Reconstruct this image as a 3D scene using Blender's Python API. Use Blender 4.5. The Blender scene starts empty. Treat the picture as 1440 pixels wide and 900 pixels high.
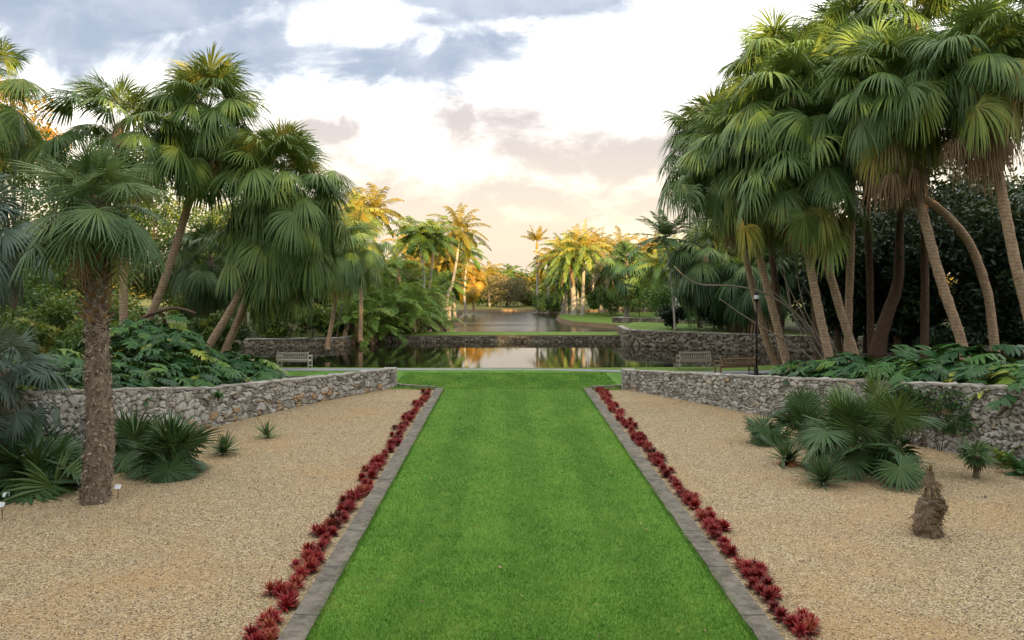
import bpy, bmesh, math, random
import numpy as np
from mathutils import Vector

C = bpy.context.scene.collection
SC = bpy.context.scene
R_ = math.radians

# ------------------------------------------------------------------ camera
F = 1130.0; HX = 711.0; HY = 389.0; CH = 4.9          # photo focal length in px, vanishing point, eye height
cam_d = bpy.data.cameras.new('camera'); cam = bpy.data.objects.new('camera', cam_d); C.objects.link(cam)
cam_d.sensor_width = 36.0; cam_d.lens = F / 1440 * 36
cam.location = (0, 0, CH); cam.rotation_euler = (R_(90), 0, 0)
cam_d.shift_x = (720 - HX) / 1440; cam_d.shift_y = -(450 - HY) / 1440
cam_d.clip_end = 4000; cam_d.clip_start = 0.05
SC.camera = cam

EXPO = 1.6
K = 2.0 ** (-EXPO)
SC.view_settings.view_transform = 'Standard'; SC.view_settings.look = 'None'
SC.view_settings.exposure = EXPO; SC.view_settings.gamma = 1.0; SC.view_settings.use_curve_mapping = False
SC.cycles.use_denoising = True
SC.cycles.max_bounces = 6; SC.cycles.transparent_max_bounces = 4

# ------------------------------------------------------------------ sun: low, warm, behind the camera to the right
SUN_EL = 11.3; SUN_AZ = 166.0                            # azimuth clockwise from +Y
sd = bpy.data.lights.new('sun', 'SUN'); sun = bpy.data.objects.new('sun', sd); C.objects.link(sun)
sd.energy = 5.0; sd.angle = R_(0.5); sd.color = (1.0, 0.64, 0.27)
sv = Vector((math.sin(R_(SUN_AZ)) * math.cos(R_(SUN_EL)), math.cos(R_(SUN_AZ)) * math.cos(R_(SUN_EL)), math.sin(R_(SUN_EL))))
sun.rotation_euler = sv.to_track_quat('Z', 'Y').to_euler(); sun.location = sv * 100

# ------------------------------------------------------------------ node helper
class NT:
    def __init__(s, tree): s.t = tree; s.n = tree.nodes; s.l = tree.links
    def new(s, typ, **kw):
        n = s.n.new(typ)
        for k, v in kw.items(): setattr(n, k, v)
        return n
    def put(s, sock, v):
        if isinstance(v, bpy.types.NodeSocket): s.l.new(v, sock)
        elif v is not None:
            if hasattr(sock.default_value, '__len__') and not hasattr(v, '__len__'): v = [v] * len(sock.default_value)
            if hasattr(v, '__len__') and len(v) == 3 and len(sock.default_value) == 4: v = (*v, 1)
            sock.default_value = v
    def m(s, op, a, b=None, c=None, clamp=False):
        n = s.new('ShaderNodeMath', operation=op, use_clamp=clamp)
        for i, v in enumerate((a, b, c)):
            if v is not None: s.put(n.inputs[i], v)
        return n.outputs[0]
    def mix(s, f, a, b, blend='MIX'):
        n = s.new('ShaderNodeMix', data_type='RGBA', blend_type=blend)
        s.put(n.inputs['Factor'], f); s.put(n.inputs[6], a); s.put(n.inputs[7], b)
        return n.outputs[2]
    def ramp(s, f, stops, interp='LINEAR'):
        n = s.new('ShaderNodeValToRGB'); cr = n.color_ramp; cr.interpolation = interp
        while len(cr.elements) < len(stops): cr.elements.new(0.5)
        for e, (p, c) in zip(cr.elements, stops):
            e.position = p; e.color = (*c, 1) if hasattr(c, '__len__') else (c, c, c, 1)
        s.put(n.inputs[0], f); return n.outputs[0]
    def smooth(s, v, a, b):
        n = s.new('ShaderNodeMapRange', interpolation_type='SMOOTHSTEP')
        s.put(n.inputs['Value'], v); n.inputs['From Min'].default_value = a; n.inputs['From Max'].default_value = b
        return n.outputs[0]
    def noise(s, vec, scale, detail=4, rough=0.55, dist=0.0):
        n = s.new('ShaderNodeTexNoise'); s.put(n.inputs['Vector'], vec)
        n.inputs['Scale'].default_value = scale; n.inputs['Detail'].default_value = detail
        n.inputs['Roughness'].default_value = rough; n.inputs['Distortion'].default_value = dist
        return n.outputs['Fac']
    def scale(s, vec, sc):
        n = s.new('ShaderNodeMapping'); s.put(n.inputs['Vector'], vec); n.inputs['Scale'].default_value = sc
        return n.outputs[0]

# ------------------------------------------------------------------ world: Nishita sky veiled by evening cloud
world = bpy.data.worlds.new('World'); SC.world = world; world.use_nodes = True
w = NT(world.node_tree); w.n.clear()
tc = w.new('ShaderNodeTexCoord').outputs['Generated']
sx = w.new('ShaderNodeSeparateXYZ'); w.put(sx.inputs[0], tc)
X, Y, Z = sx.outputs
sky = w.new('ShaderNodeTexSky', sky_type='NISHITA', sun_disc=False)
sky.sun_elevation = R_(SUN_EL); sky.sun_rotation = R_(SUN_AZ); sky.air_density = 1.0; sky.dust_density = 1.5
yy = w.m('MAXIMUM', Y, 0.05)
U = w.m('DIVIDE', X, yy); V = w.m('DIVIDE', Z, yy)
cmb = w.new('ShaderNodeCombineXYZ'); w.put(cmb.inputs[0], U); w.put(cmb.inputs[1], w.m('MULTIPLY', V, 1.7)); w.put(cmb.inputs[2], 0.37)
uv = cmb.outputs[0]
n5 = w.noise(uv, 9.0, 9, 0.62, 0.5)
n1 = w.noise(uv, 5.5, 8, 0.62, 0.3); n2 = w.noise(uv, 2.6, 6, 0.6); n3 = w.noise(w.scale(tc, (1, 1, 2.2)), 2.2, 7, 0.6)
n4 = w.noise(uv, 11, 7, 0.6, 0.4)
du = w.m('MULTIPLY', w.m('SUBTRACT', n1, 0.5), 0.12); dv = w.m('MULTIPLY', w.m('SUBTRACT', n2, 0.5), 0.10)
U2 = w.m('ADD', U, du); V2 = w.m('ADD', V, dv)
def ell(px, py, rx, ry, tilt=0.0):
    u0 = (px - HX) / F; v0 = (HY - py) / F
    a = w.m('SUBTRACT', U2, u0); b = w.m('SUBTRACT', V2, v0)
    if tilt: b = w.m('ADD', b, w.m('MULTIPLY', a, tilt))
    a = w.m('DIVIDE', a, rx / F); b = w.m('DIVIDE', b, ry / F)
    return w.m('SUBTRACT', 1.0, w.m('SQRT', w.m('ADD', w.m('MULTIPLY', a, a), w.m('MULTIPLY', b, b))))
def union(es):
    o = es[0]
    for e in es[1:]: o = w.m('MAXIMUM', o, e)
    return o
blue = union([ell(60, -10, 640, 140), ell(340, 62, 280, 66), ell(560, 76, 210, 62, -0.05), ell(660, -8, 280, 36), ell(600, 0, 90, 46)])
hole = union([ell(512, 30, 92, 48), ell(440, 42, 34, 26)])
front = w.smooth(Y, 0.1, 0.35)
cb = w.m('MULTIPLY', w.smooth(w.m('ADD', blue, w.m('MULTIPLY', w.m('SUBTRACT', n5, 0.5), 1.7)), -0.22, 0.50), w.m('SUBTRACT', 1.0, w.smooth(w.m('ADD', hole, w.m('MULTIPLY', w.m('SUBTRACT', n5, 0.5), 4.0)), -0.35, 0.95)))
cb = w.m('MULTIPLY', cb, front)
wisp = union([ell(805, 115, 40, 14, 0.2), ell(865, 127, 34, 13, 0.3), ell(980, 85, 22, 12)])
cw = w.m('MULTIPLY', w.m('MULTIPLY', w.smooth(w.m('ADD', wisp, w.m('MULTIPLY', w.m('SUBTRACT', n5, 0.5), 3.0)), 0.05, 0.7), front), 0.55)
pink = union([ell(715, 205, 165, 62, 0.3), ell(870, 232, 170, 46, 0.05), ell(530, 255, 105, 70), ell(620, 300, 170, 40, 0.15), ell(760, 275, 200, 44), ell(900, 290, 190, 36), ell(700, 335, 230, 40), ell(450, 195, 90, 22, 0.15), ell(720, 365, 340, 30), ell(560, 330, 170, 30)])
cp = w.m('MULTIPLY', w.smooth(w.m('ADD', pink, w.m('MULTIPLY', w.m('SUBTRACT', n5, 0.5), 3.8)), -0.60, 0.80), front)
# bright veil: cream near the horizon, white above
veil = w.ramp(w.m('MULTIPLY', Z, 2.0, clamp=True), [(0.0, (1.10, 0.92, 0.62)), (0.10, (1.55, 1.26, 0.84)), (0.24, (1.85, 1.62, 1.30)), (0.42, (2.1, 2.02, 1.86)), (0.8, (2.15, 2.12, 2.05))])
bluec = w.mix(w.smooth(n4, 0.3, 0.75), (0.35, 0.42, 0.57), (0.60, 0.65, 0.76))
pinkc = w.mix(w.smooth(V, 0.02, 0.22), (1.02, 0.84, 0.66), (0.70, 0.59, 0.57))
back = w.m('MULTIPLY', w.smooth(n3, 0.42, 0.66), w.m('SUBTRACT', 1.0, front))
c1 = w.mix(w.m('MULTIPLY', cp, 0.95), veil, pinkc)
c1 = w.mix(w.m('MULTIPLY', cw, 0.9), c1, (0.55, 0.68, 0.82))
c1 = w.mix(w.m('MULTIPLY', cb, 0.95), c1, bluec)
c1 = w.mix(w.m('MULTIPLY', back, 0.7), c1, (0.8, 0.82, 0.9))
STR = 0.1
skyk = w.mix(1.0, sky.outputs[0], (1, 1, 1), 'MULTIPLY')
sc_ = w.new('ShaderNodeVectorMath', operation='SCALE'); w.put(sc_.inputs[0], c1); sc_.inputs['Scale'].default_value = K / STR
fin = w.mix(0.92, skyk, sc_.outputs[0])
bg = w.new('ShaderNodeBackground'); w.put(bg.inputs[0], fin); bg.inputs[1].default_value = STR
wo = w.new('ShaderNodeOutputWorld'); w.l.new(bg.outputs[0], wo.inputs[0])

# ------------------------------------------------------------------ scene helpers
def P(px, py, Yd): return np.array([(px - HX) * Yd / F, Yd, CH - (py - HY) * Yd / F])
def G(px, py, z=0.0):
    Yd = F * (CH - z) / (py - HY); return np.array([(px - HX) * Yd / F, Yd, z])
def tag(o, label=None, cat=None, group=None, kind=None):
    if label: o['label'] = label
    if cat: o['category'] = cat
    if group: o['group'] = group
    if kind: o['kind'] = kind
    return o
def empty(name, loc, label, cat, group=None):
    o = bpy.data.objects.new(name, None); C.objects.link(o); o.location = [float(v) for v in loc]
    o.empty_display_size = 0.3
    return tag(o, label, cat, group)
class MB:
    """collects verts, faces and one float tint per vert"""
    def __init__(s): s.v = []; s.f4 = []; s.f3 = []; s.t = []; s.n = 0; s.j = []
    def add(s, V_, f4=None, f3=None, tint=0.5):
        V_ = np.asarray(V_, float).reshape(-1, 3); s.v.append(V_)
        s.t.append(np.broadcast_to(np.asarray(tint, float).ravel() if np.ndim(tint) else np.array([tint], float), (len(V_),)) if np.ndim(tint) == 0 or np.size(tint) == len(V_) else np.full(len(V_), 0.5))
        if f4 is not None and len(f4): s.f4.append(np.asarray(f4, np.int64).reshape(-1, 4) + s.n)
        if f3 is not None and len(f3): s.f3.append(np.asarray(f3, np.int64).reshape(-1, 3) + s.n)
        s.n += len(V_); return s
    def box(s, c, size, rz=0.0, tint=0.5, rx=0.0):
        x, y, z = np.array(size) / 2
        v = np.array([[a, b, d] for a in (-x, x) for b in (-y, y) for d in (-z, z)])
        if rx: cr, sr = math.cos(rx), math.sin(rx); v = v @ np.array([[1, 0, 0], [0, cr, sr], [0, -sr, cr]])
        if rz: cr, sr = math.cos(rz), math.sin(rz); v = v @ np.array([[cr, sr, 0], [-sr, cr, 0], [0, 0, 1]])
        return s.add(v + np.array(c), [[0, 1, 3, 2], [4, 6, 7, 5], [0, 4, 5, 1], [2, 3, 7, 6], [0, 2, 6, 4], [1, 5, 7, 3]], tint=tint)
    def build(s, name, mat, parent=None, smooth=True, origin=None, extra=None):
        V_ = np.concatenate(s.v); T = np.concatenate(s.t)
        if parent is not None: V_ = V_ - np.array(parent_loc(parent))
        elif origin is not None: V_ = V_ - np.asarray(origin)
        f4 = np.concatenate(s.f4) if s.f4 else np.zeros((0, 4), np.int64); f3 = np.concatenate(s.f3) if s.f3 else np.zeros((0, 3), np.int64)
        me = bpy.data.meshes.new(name); me.vertices.add(len(V_)); me.vertices.foreach_set('co', V_.astype(np.float32).ravel())
        loops = np.concatenate([f4.ravel(), f3.ravel()]); me.loops.add(len(loops)); me.loops.foreach_set('vertex_index', loops.astype(np.int32))
        st = np.concatenate([np.arange(len(f4)) * 4, len(f4) * 4 + np.arange(len(f3)) * 3]).astype(np.int32)
        me.polygons.add(len(st)); me.polygons.foreach_set('loop_start', st)
        me.polygons.foreach_set('use_smooth', np.full(len(st), smooth))
        a = me.attributes.new('tint', 'FLOAT', 'POINT'); a.data.foreach_set('value', T.astype(np.float32))
        if extra:
            for k, v in extra.items():
                b = me.attributes.new(k, 'FLOAT', 'POINT'); b.data.foreach_set('value', np.asarray(v, np.float32).ravel())
        me.update(calc_edges=True); me.validate()
        me.materials.append(mat)
        o = bpy.data.objects.new(name, me); C.objects.link(o)
        if parent is not None: o.parent = parent
        elif origin is not None: o.location = [float(q) for q in origin]
        return o
def parent_loc(o):
    l = Vector((0, 0, 0))
    while o is not None: l = l + o.location; o = o.parent
    return l
def nrm(v): return v / np.maximum(np.linalg.norm(v, axis=-1, keepdims=True), 1e-9)
ZV = np.array([0, 0, 1.0])

# ------------------------------------------------------------------ geometry generators
def curve(pts, n):
    pts = np.asarray(pts, float); 
    if len(pts) == 2: return pts[0] + (pts[1] - pts[0]) * np.linspace(0, 1, n)[:, None]
    q = np.vstack([2 * pts[0] - pts[1], pts, 2 * pts[-1] - pts[-2]]); m = len(pts) - 1
    t = np.linspace(0, m, n); i = np.minimum(t.astype(int), m - 1); f = (t - i)[:, None]
    a, b, c, d = q[i], q[i + 1], q[i + 2], q[i + 3]
    return 0.5 * (2 * b + (c - a) * f + (2 * a - 5 * b + 4 * c - d) * f ** 2 + (3 * b - a - 3 * c + d) * f ** 3)
def tube(mb, pts, rad, n=24, sides=10, rng=None, rough=0.0, tint=0.5, cap=True):
    c = curve(pts, n); r = np.interp(np.linspace(0, 1, n), np.linspace(0, 1, len(np.atleast_1d(rad))), np.atleast_1d(rad))
    d = nrm(np.gradient(c, axis=0)); ref = np.array([1.0, 0.13, 0.05]) if abs(d[:, 0]).max() < 0.8 else np.array([0.1, 1.0, 0.07])
    a = nrm(np.cross(d, ref)); b = np.cross(d, a)
    th = np.arange(sides) * 2 * math.pi / sides
    rr = r[:, None] * np.ones(sides)
    if rough and rng is not None: rr = rr * (1 + rough * rng.normal(0, 1, (n, sides)))
    V_ = c[:, None] + rr[..., None] * (np.cos(th)[None, :, None] * a[:, None] + np.sin(th)[None, :, None] * b[:, None])
    i = np.arange(n - 1)[:, None]; j = np.arange(sides)[None]
    f = np.stack([i * sides + j, i * sides + (j + 1) % sides, (i + 1) * sides + (j + 1) % sides, (i + 1) * sides + j], -1).reshape(-1, 4)
    V_ = V_.reshape(-1, 3); f3 = []
    if cap:
        V_ = np.vstack([V_, c[0], c[-1]]); k = n * sides
        f3 = [[(q + 1) % sides, q, k] for q in range(sides)] + [[(n - 1) * sides + q, (n - 1) * sides + (q + 1) % sides, k + 1] for q in range(sides)]
    mb.add(V_, f, f3, tint)
def strips(mb, base, d0, side, L, prof_r, prof_w, W, droop, tint, g_pow=1.3, g_start=0.0, ridge=0.0, nrmv=None, tip=0.08):
    """ribbons: base (q,3), d0 (q,3), side (q,3), L (q), stations prof_r with half widths W*prof_w, bent towards the ground"""
    q = len(base); Kn = len(prof_r); pos = base.copy(); cols = []; tints = []
    prev = 0.0; sd_ = side
    for k in range(Kn):
        r = prof_r[k]; g = (max(0.0, r - g_start) / max(1e-6, 1 - g_start)) ** g_pow
        d = nrm(d0 - ZV * (np.asarray(droop) * g)[:, None]); pos = pos + d * ((r - prev) * L)[:, None]; prev = r
        wv = sd_ * (W * prof_w[k])[:, None]
        if ridge: 
            nn = nrm(np.cross(sd_, d)); up = nn * (ridge * W * prof_w[k])[:, None]
            cols.append(np.stack([pos - wv - up, pos + up, pos + wv - up], 1))
        else: cols.append(np.stack([pos - wv, pos + wv], 1))
        tints.append(np.asarray(tint) + tip * r)
    A = np.stack(cols, 1); c = A.shape[2]; n_per = Kn * c
    o = (np.arange(q) * n_per)[:, None, None]; k = (np.arange(Kn - 1) * c)[None, :, None]; e = np.arange(c - 1)[None, None]
    f = np.stack([o + k + e, o + k + e + 1, o + k + c + e + 1, o + k + c + e], -1).reshape(-1, 4)
    T = np.repeat(np.stack(tints, 1)[:, :, None], c, 2)
    mb.add(A.reshape(-1, 3), f, tint=T.reshape(-1))
def petioles(mb, Pb, D, L, sag, wd, tint):
    """three-station ribbons, two crossed; returns end points and end directions"""
    t = [0.0, 0.35, 0.7, 1.0]; pts = [Pb + D * (L * s)[:, None] - ZV * (L * sag * s * s)[:, None] for s in t]
    D1 = nrm(D - ZV * (2 * sag)[:, None] * 0.9)
    s = nrm(np.cross(D, ZV + np.array([0.01, 0.02, 0]))); u = nrm(np.cross(s, D)); q = len(Pb)
    ring = np.array([0, 2.094, 4.189])
    A = np.stack([np.stack([p + (s * math.cos(a) + u * math.sin(a)) * (wd * (1.0 - 0.45 * tt))[:, None] for a in ring], 1) for p, tt in zip(pts, t)], 1)
    o = (np.arange(q) * 12)[:, None, None]; k = (np.arange(3) * 3)[None, :, None]; e = np.arange(3)[None, None]
    f = np.stack(np.broadcast_arrays(o + k + e, o + k + (e + 1) % 3, o + k + 3 + (e + 1) % 3, o + k + 3 + e), -1).reshape(-1, 4)
    mb.add(A.reshape(-1, 3), f, tint=np.repeat(tint, 12))
    return pts[-1], D1
def fan_leaves(mb, rng, Pb, D, Lp, R, droop, tint, m=34, spread=2.35, ridge=0.0, cup=0.35, sag=None, pet_tint=0.62, fuse=0.45, wid=1.0, pw=0.022, tilt=None, twist=0.15):
    n = len(Pb); sag = np.full(n, 0.12) if sag is None else sag
    H, D1 = petioles(mb, Pb, D, Lp, sag, np.full(n, pw), np.full(n, pet_tint))
    N = nrm(ZV - D1 * (D1 @ ZV)[:, None] + rng.normal(0, 0.22, (n, 3))); N = nrm(N - D1 * np.sum(N * D1, 1, keepdims=True)); S = np.cross(D1, N)
    if tilt is not None:
        ct_, st_ = np.cos(tilt)[:, None], np.sin(tilt)[:, None]; D1, N = D1 * ct_ - N * st_, N * ct_ + D1 * st_
    th = np.linspace(-spread, spread, m)[None] + rng.normal(0, 0.02, (n, m))
    ct, st = np.cos(th)[..., None], np.sin(th)[..., None]
    d0 = nrm(D1[:, None] * ct + S[:, None] * st - N[:, None] * (cup * np.abs(st)) + rng.normal(0, 0.03, (n, m, 3)))
    t0 = nrm(-D1[:, None] * st + S[:, None] * ct + N[:, None] * rng.normal(0, twist, (n, m, 1)))
    Ls = R[:, None] * (0.78 + 0.22 * np.cos(th * 0.6)) * rng.uniform(0.9, 1.06, (n, m))
    dth = 2 * spread / (m - 1)
    W = Ls * fuse * dth * 0.5 * 1.06 * wid
    pr = [0.0, 0.25, fuse, 0.66, 0.85, 1.0]; pwf = [0.04, 0.25 / fuse, 1.0, 0.62, 0.40, 0.05]
    dr = (droop[:, None] * rng.uniform(0.7, 1.3, (n, m))).ravel()
    ti = (tint[:, None] + 0.06 + rng.normal(0, 0.05, (n, m))).ravel()
    strips(mb, np.repeat(H, m, 0), d0.reshape(-1, 3), t0.reshape(-1, 3), Ls.ravel(), pr, pwf, W.ravel(), dr, ti, g_pow=1.1, g_start=0.34, ridge=ridge, tip=-0.16)
def crown_dirs(rng, n, e0, e1, az0=None, jit=0.12):
    i = np.arange(n); az = i * 2.39996 + rng.uniform(0, 6) + rng.normal(0, 0.15, n)
    if az0 is not None: az = az0[0] + rng.uniform(-1, 1, n) * az0[1]
    fr = (i + 0.5) / n; el = np.radians(e0 + (e1 - e0) * fr) + rng.normal(0, jit, n)
    D = np.stack([np.cos(el) * np.cos(az), np.cos(el) * np.sin(az), np.sin(el)], 1); return D, el, fr
def pinnate(mb, rng, Pb, D, L, droop, tint, pairs=26, leaflet=0.6, width=0.03, hang=0.6, vee=0.15, start=0.12, fwd=0.45, pet_tint=0.65, rw=0.02):
    n = len(Pb); Sn = 9; t = np.linspace(0, 1, Sn); pos = Pb.copy(); pts = [pos]; tg = [nrm(D)]
    for k in range(1, Sn):
        d = nrm(D - ZV * (droop * t[k] ** 1.3)[:, None]); pos = pos + d * (L / (Sn - 1))[:, None]; pts.append(pos); tg.append(d)
    pts = np.stack(pts, 1); tg = np.stack(tg, 1)
    side = nrm(np.cross(D, ZV + np.array([0.013, 0.02, 0]))); side = nrm(side + rng.normal(0, 0.12, (n, 3)))
    # rachis as three-sided rod
    up = nrm(np.cross(side[:, None].repeat(Sn, 1), tg)); rr = (rw * (1 - 0.8 * t))[None, :, None]
    A = np.stack([pts + side[:, None] * rr, pts - side[:, None] * rr, pts + up * rr * 1.2], 2)
    o = (np.arange(n) * Sn * 3)[:, None, None]; k = (np.arange(Sn - 1) * 3)[None, :, None]; e = np.arange(3)[None, None]
    f = np.stack(np.broadcast_arrays(o + k + e, o + k + (e + 1) % 3, o + k + 3 + (e + 1) % 3, o + k + 3 + e), -1).reshape(-1, 4)
    mb.add(A.reshape(-1, 3), f, tint=np.full(n * Sn * 3, pet_tint))
    u = np.linspace(start, 0.985, pairs); x = u * (Sn - 1); i = np.minimum(x.astype(int), Sn - 2); fr = (x - i)[None, :, None]
    B = pts[:, i] * (1 - fr) + pts[:, i + 1] * fr; T = nrm(tg[:, i] * (1 - fr) + tg[:, i + 1] * fr); U_ = nrm(np.cross(np.broadcast_to(side[:, None], T.shape), T))
    for sgn in (-1, 1):
        d0 = nrm(side[:, None] * sgn + T * (fwd + 0.5 * u ** 2)[None, :, None] + U_ * vee + rng.normal(0, 0.10, T.shape))
        sdv = nrm(T + rng.normal(0, 0.25, T.shape)); sdv = nrm(sdv - d0 * np.sum(sdv * d0, -1, keepdims=True))
        Lf = (leaflet * np.sin(np.clip(u * 0.86 + 0.16, 0, 1) * math.pi) ** 0.55)[None] * rng.uniform(0.85, 1.1, (n, pairs))
        strips(mb, B.reshape(-1, 3), d0.reshape(-1, 3), sdv.reshape(-1, 3), Lf.ravel(), [0, 0.4, 0.75, 1.0], [0.5, 1.0, 0.75, 0.06], np.full(n * pairs, width), np.full(n * pairs, hang) * rng.uniform(0.6, 1.4, n * pairs), np.repeat(tint, pairs) + rng.normal(0, 0.03, n * pairs), g_pow=1.0)
def leafs(mb, rng, Cn, size, tint, flat=0.5):
    """folded leaf blades (two quads' worth in a diamond) at points Cn"""
    n = len(Cn); N = nrm(rng.normal(0, 1, (n, 3)) + ZV * flat * 2); A = nrm(np.cross(N, rng.normal(0, 1, (n, 3)))); B = np.cross(N, A)
    s = (size * rng.uniform(0.6, 1.3, n))[:, None]
    V_ = np.stack([Cn - A * s, Cn + B * s * 0.42 - N * s * 0.12, Cn + A * s - N * s * 0.25, Cn - B * s * 0.42 - N * s * 0.12], 1).reshape(-1, 3)
    o = np.arange(n)[:, None] * 4
    mb.add(V_, f3=np.concatenate([o + [0, 1, 2], o + [0, 2, 3]]), tint=np.repeat(tint, 4))
def rosette(mb, rng, c, n, L, W, e0, e1, droop, tint, ridge=0.25, pr=(0, 0.3, 0.65, 1.0), pw=(0.8, 1.0, 0.75, 0.05), tip=0.1):
    D, el, fr = crown_dirs(rng, n, e0, e1)
    side = nrm(np.cross(D, ZV + np.array([0.01, 0.02, 0]))) 
    Ls = L * rng.uniform(0.8, 1.1, n) * (0.75 + 0.25 * np.sin(fr * math.pi))
    strips(mb, np.asarray(c) + D * 0.02, D, side, Ls, list(pr), list(pw), np.full(n, W), droop * rng.uniform(0.6, 1.4, n), tint + rng.normal(0, 0.06, n), ridge=ridge, tip=tip)

# ------------------------------------------------------------------ materials
def mat_base(name):
    m = bpy.data.materials.new(name); m.use_nodes = True; t = NT(m.node_tree); t.n.clear()
    o = t.new('ShaderNodeOutputMaterial'); b = t.new('ShaderNodeBsdfPrincipled'); t.l.new(b.outputs[0], o.inputs[0])
    return m, t, b, o
def attr(t, name): return t.new('ShaderNodeAttribute', attribute_name=name).outputs['Fac']
def bump(t, b, h, strength=0.5, dist=0.02):
    n = t.new('ShaderNodeBump'); n.inputs['Strength'].default_value = strength; n.inputs['Distance'].default_value = dist
    t.put(n.inputs['Height'], h); t.l.new(n.outputs[0], b.inputs['Normal'])
def objco(t): return t.new('ShaderNodeTexCoord').outputs['Object']
def geopos(t): return t.new('ShaderNodeNewGeometry').outputs['Position']
def leaf_mat(name, stops, rough=0.5, trans=0.22, spec=0.35, randomize=0.0):
    m, t, b, o = mat_base(name)
    f = attr(t, 'tint')
    nz = t.noise(geopos(t), 1.3, 3); f = t.m('ADD', f, t.m('MULTIPLY', t.m('SUBTRACT', nz, 0.5), 0.18))
    if randomize:
        oi = t.new('ShaderNodeObjectInfo').outputs['Random']; f = t.m('ADD', f, t.m('MULTIPLY', t.m('SUBTRACT', oi, 0.5), randomize))
    c = t.ramp(f, stops)
    t.put(b.inputs['Base Color'], c); b.inputs['Roughness'].default_value = rough; b.inputs['Specular IOR Level'].default_value = spec
    tr = t.new('ShaderNodeBsdfTranslucent'); t.put(tr.inputs[0], t.mix(0.35, c, (0.20, 0.24, 0.03), 'MIX'))
    mx = t.new('ShaderNodeMixShader'); mx.inputs[0].default_value = trans
    t.l.new(b.outputs[0], mx.inputs[1]); t.l.new(tr.outputs[0], mx.inputs[2]); t.l.new(mx.outputs[0], o.inputs[0])
    return m
M = {}
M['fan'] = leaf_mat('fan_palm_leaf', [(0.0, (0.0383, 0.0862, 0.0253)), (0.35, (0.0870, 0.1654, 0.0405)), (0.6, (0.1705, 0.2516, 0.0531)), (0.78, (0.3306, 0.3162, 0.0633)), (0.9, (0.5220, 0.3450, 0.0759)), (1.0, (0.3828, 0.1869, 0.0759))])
M['fan_dark'] = leaf_mat('dark_palm_leaf', [(0.0, (0.0201, 0.0579, 0.0199)), (0.4, (0.0466, 0.1056, 0.0319)), (0.7, (0.1087, 0.1738, 0.0448)), (0.85, (0.2484, 0.2190, 0.0399)), (1.0, (0.4968, 0.2834, 0.0599))], trans=0.12)  # darker green leaf for some of the palms
M['silver'] = leaf_mat('silver_palm_leaf', [(0.0, (0.035, 0.075, 0.05)), (0.4, (0.08, 0.13, 0.10)), (0.7, (0.14, 0.19, 0.15)), (1.0, (0.30, 0.26, 0.14))])
M['fore'] = leaf_mat('blue_green_palm_leaf', [(0.0, (0.0346, 0.0885, 0.0370)), (0.35, (0.0864, 0.1690, 0.0595)), (0.6, (0.1728, 0.2576, 0.0794)), (0.8, (0.3840, 0.3542, 0.1190)), (1.0, (0.5760, 0.3542, 0.1587))])
M['feather'] = leaf_mat('feather_palm_leaf', [(0.0, (0.0312, 0.0805, 0.0180)), (0.4, (0.0813, 0.1725, 0.0280)), (0.65, (0.1750, 0.2530, 0.0380)), (0.82, (0.3750, 0.3220, 0.0500)), (1.0, (0.3250, 0.1840, 0.0600))])
M['clump'] = leaf_mat('clumping_palm_leaf', [(0.0, (0.05, 0.125, 0.026)), (0.45, (0.135, 0.26, 0.044)), (0.75, (0.25, 0.35, 0.06)), (1.0, (0.42, 0.36, 0.07))], trans=0.3)
M['gold'] = leaf_mat('sunlit_palm_leaf', [(0.0, (0.0798, 0.0902, 0.0144)), (0.4, (0.2095, 0.1804, 0.0208)), (0.7, (0.3391, 0.2435, 0.0240)), (1.0, (0.3790, 0.1804, 0.0320))], trans=0.3)  # golden sunlight is put into this palm leaf colour
M['dead'] = leaf_mat('dead_palm_leaf', [(0.0, (0.075, 0.050, 0.030)), (0.5, (0.21, 0.145, 0.085)), (1.0, (0.38, 0.28, 0.17))], rough=0.8, trans=0.1, spec=0.1)
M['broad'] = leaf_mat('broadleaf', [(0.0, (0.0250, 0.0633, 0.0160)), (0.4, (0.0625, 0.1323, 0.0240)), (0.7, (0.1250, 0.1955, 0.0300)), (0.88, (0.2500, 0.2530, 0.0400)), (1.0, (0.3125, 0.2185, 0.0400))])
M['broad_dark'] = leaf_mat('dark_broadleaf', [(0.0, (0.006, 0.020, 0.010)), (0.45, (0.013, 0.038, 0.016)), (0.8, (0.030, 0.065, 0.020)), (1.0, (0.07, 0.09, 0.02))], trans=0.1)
M['sunlit_autumn'] = leaf_mat('sunlit_golden_leaf', [(0.0, (0.09, 0.11, 0.018)), (0.45, (0.22, 0.20, 0.025)), (0.75, (0.36, 0.25, 0.03)), (1.0, (0.40, 0.19, 0.035))], trans=0.3)  # low sun's warmth is put into this colour, along with some orange foliage
M['olive'] = leaf_mat('pale_dry_leaf', [(0.0, (0.07, 0.075, 0.035)), (0.5, (0.14, 0.125, 0.06)), (1.0, (0.24, 0.18, 0.09))])
M['philo'] = leaf_mat('glossy_leaf', [(0.0, (0.008, 0.036, 0.012)), (0.4, (0.018, 0.074, 0.018)), (0.7, (0.055, 0.145, 0.022)), (0.9, (0.19, 0.27, 0.032)), (1.0, (0.32, 0.34, 0.05))], rough=0.42, trans=0.12, spec=0.28)
M['brom'] = leaf_mat('bromeliad_leaf', [(0.0, (0.0425, 0.0298, 0.0153)), (0.25, (0.1020, 0.0221, 0.0153)), (0.55, (0.2040, 0.0170, 0.0170)), (0.8, (0.3060, 0.0187, 0.0255)), (1.0, (0.3060, 0.0850, 0.0382))], rough=0.45, trans=0.0, spec=0.3, randomize=0.5)
M['trunkfibre'] = leaf_mat('trunk_fibre', [(0.0, (0.05, 0.038, 0.028)), (0.5, (0.20, 0.16, 0.12)), (1.0, (0.40, 0.34, 0.27))], rough=0.9, trans=0.0, spec=0.1)
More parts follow.
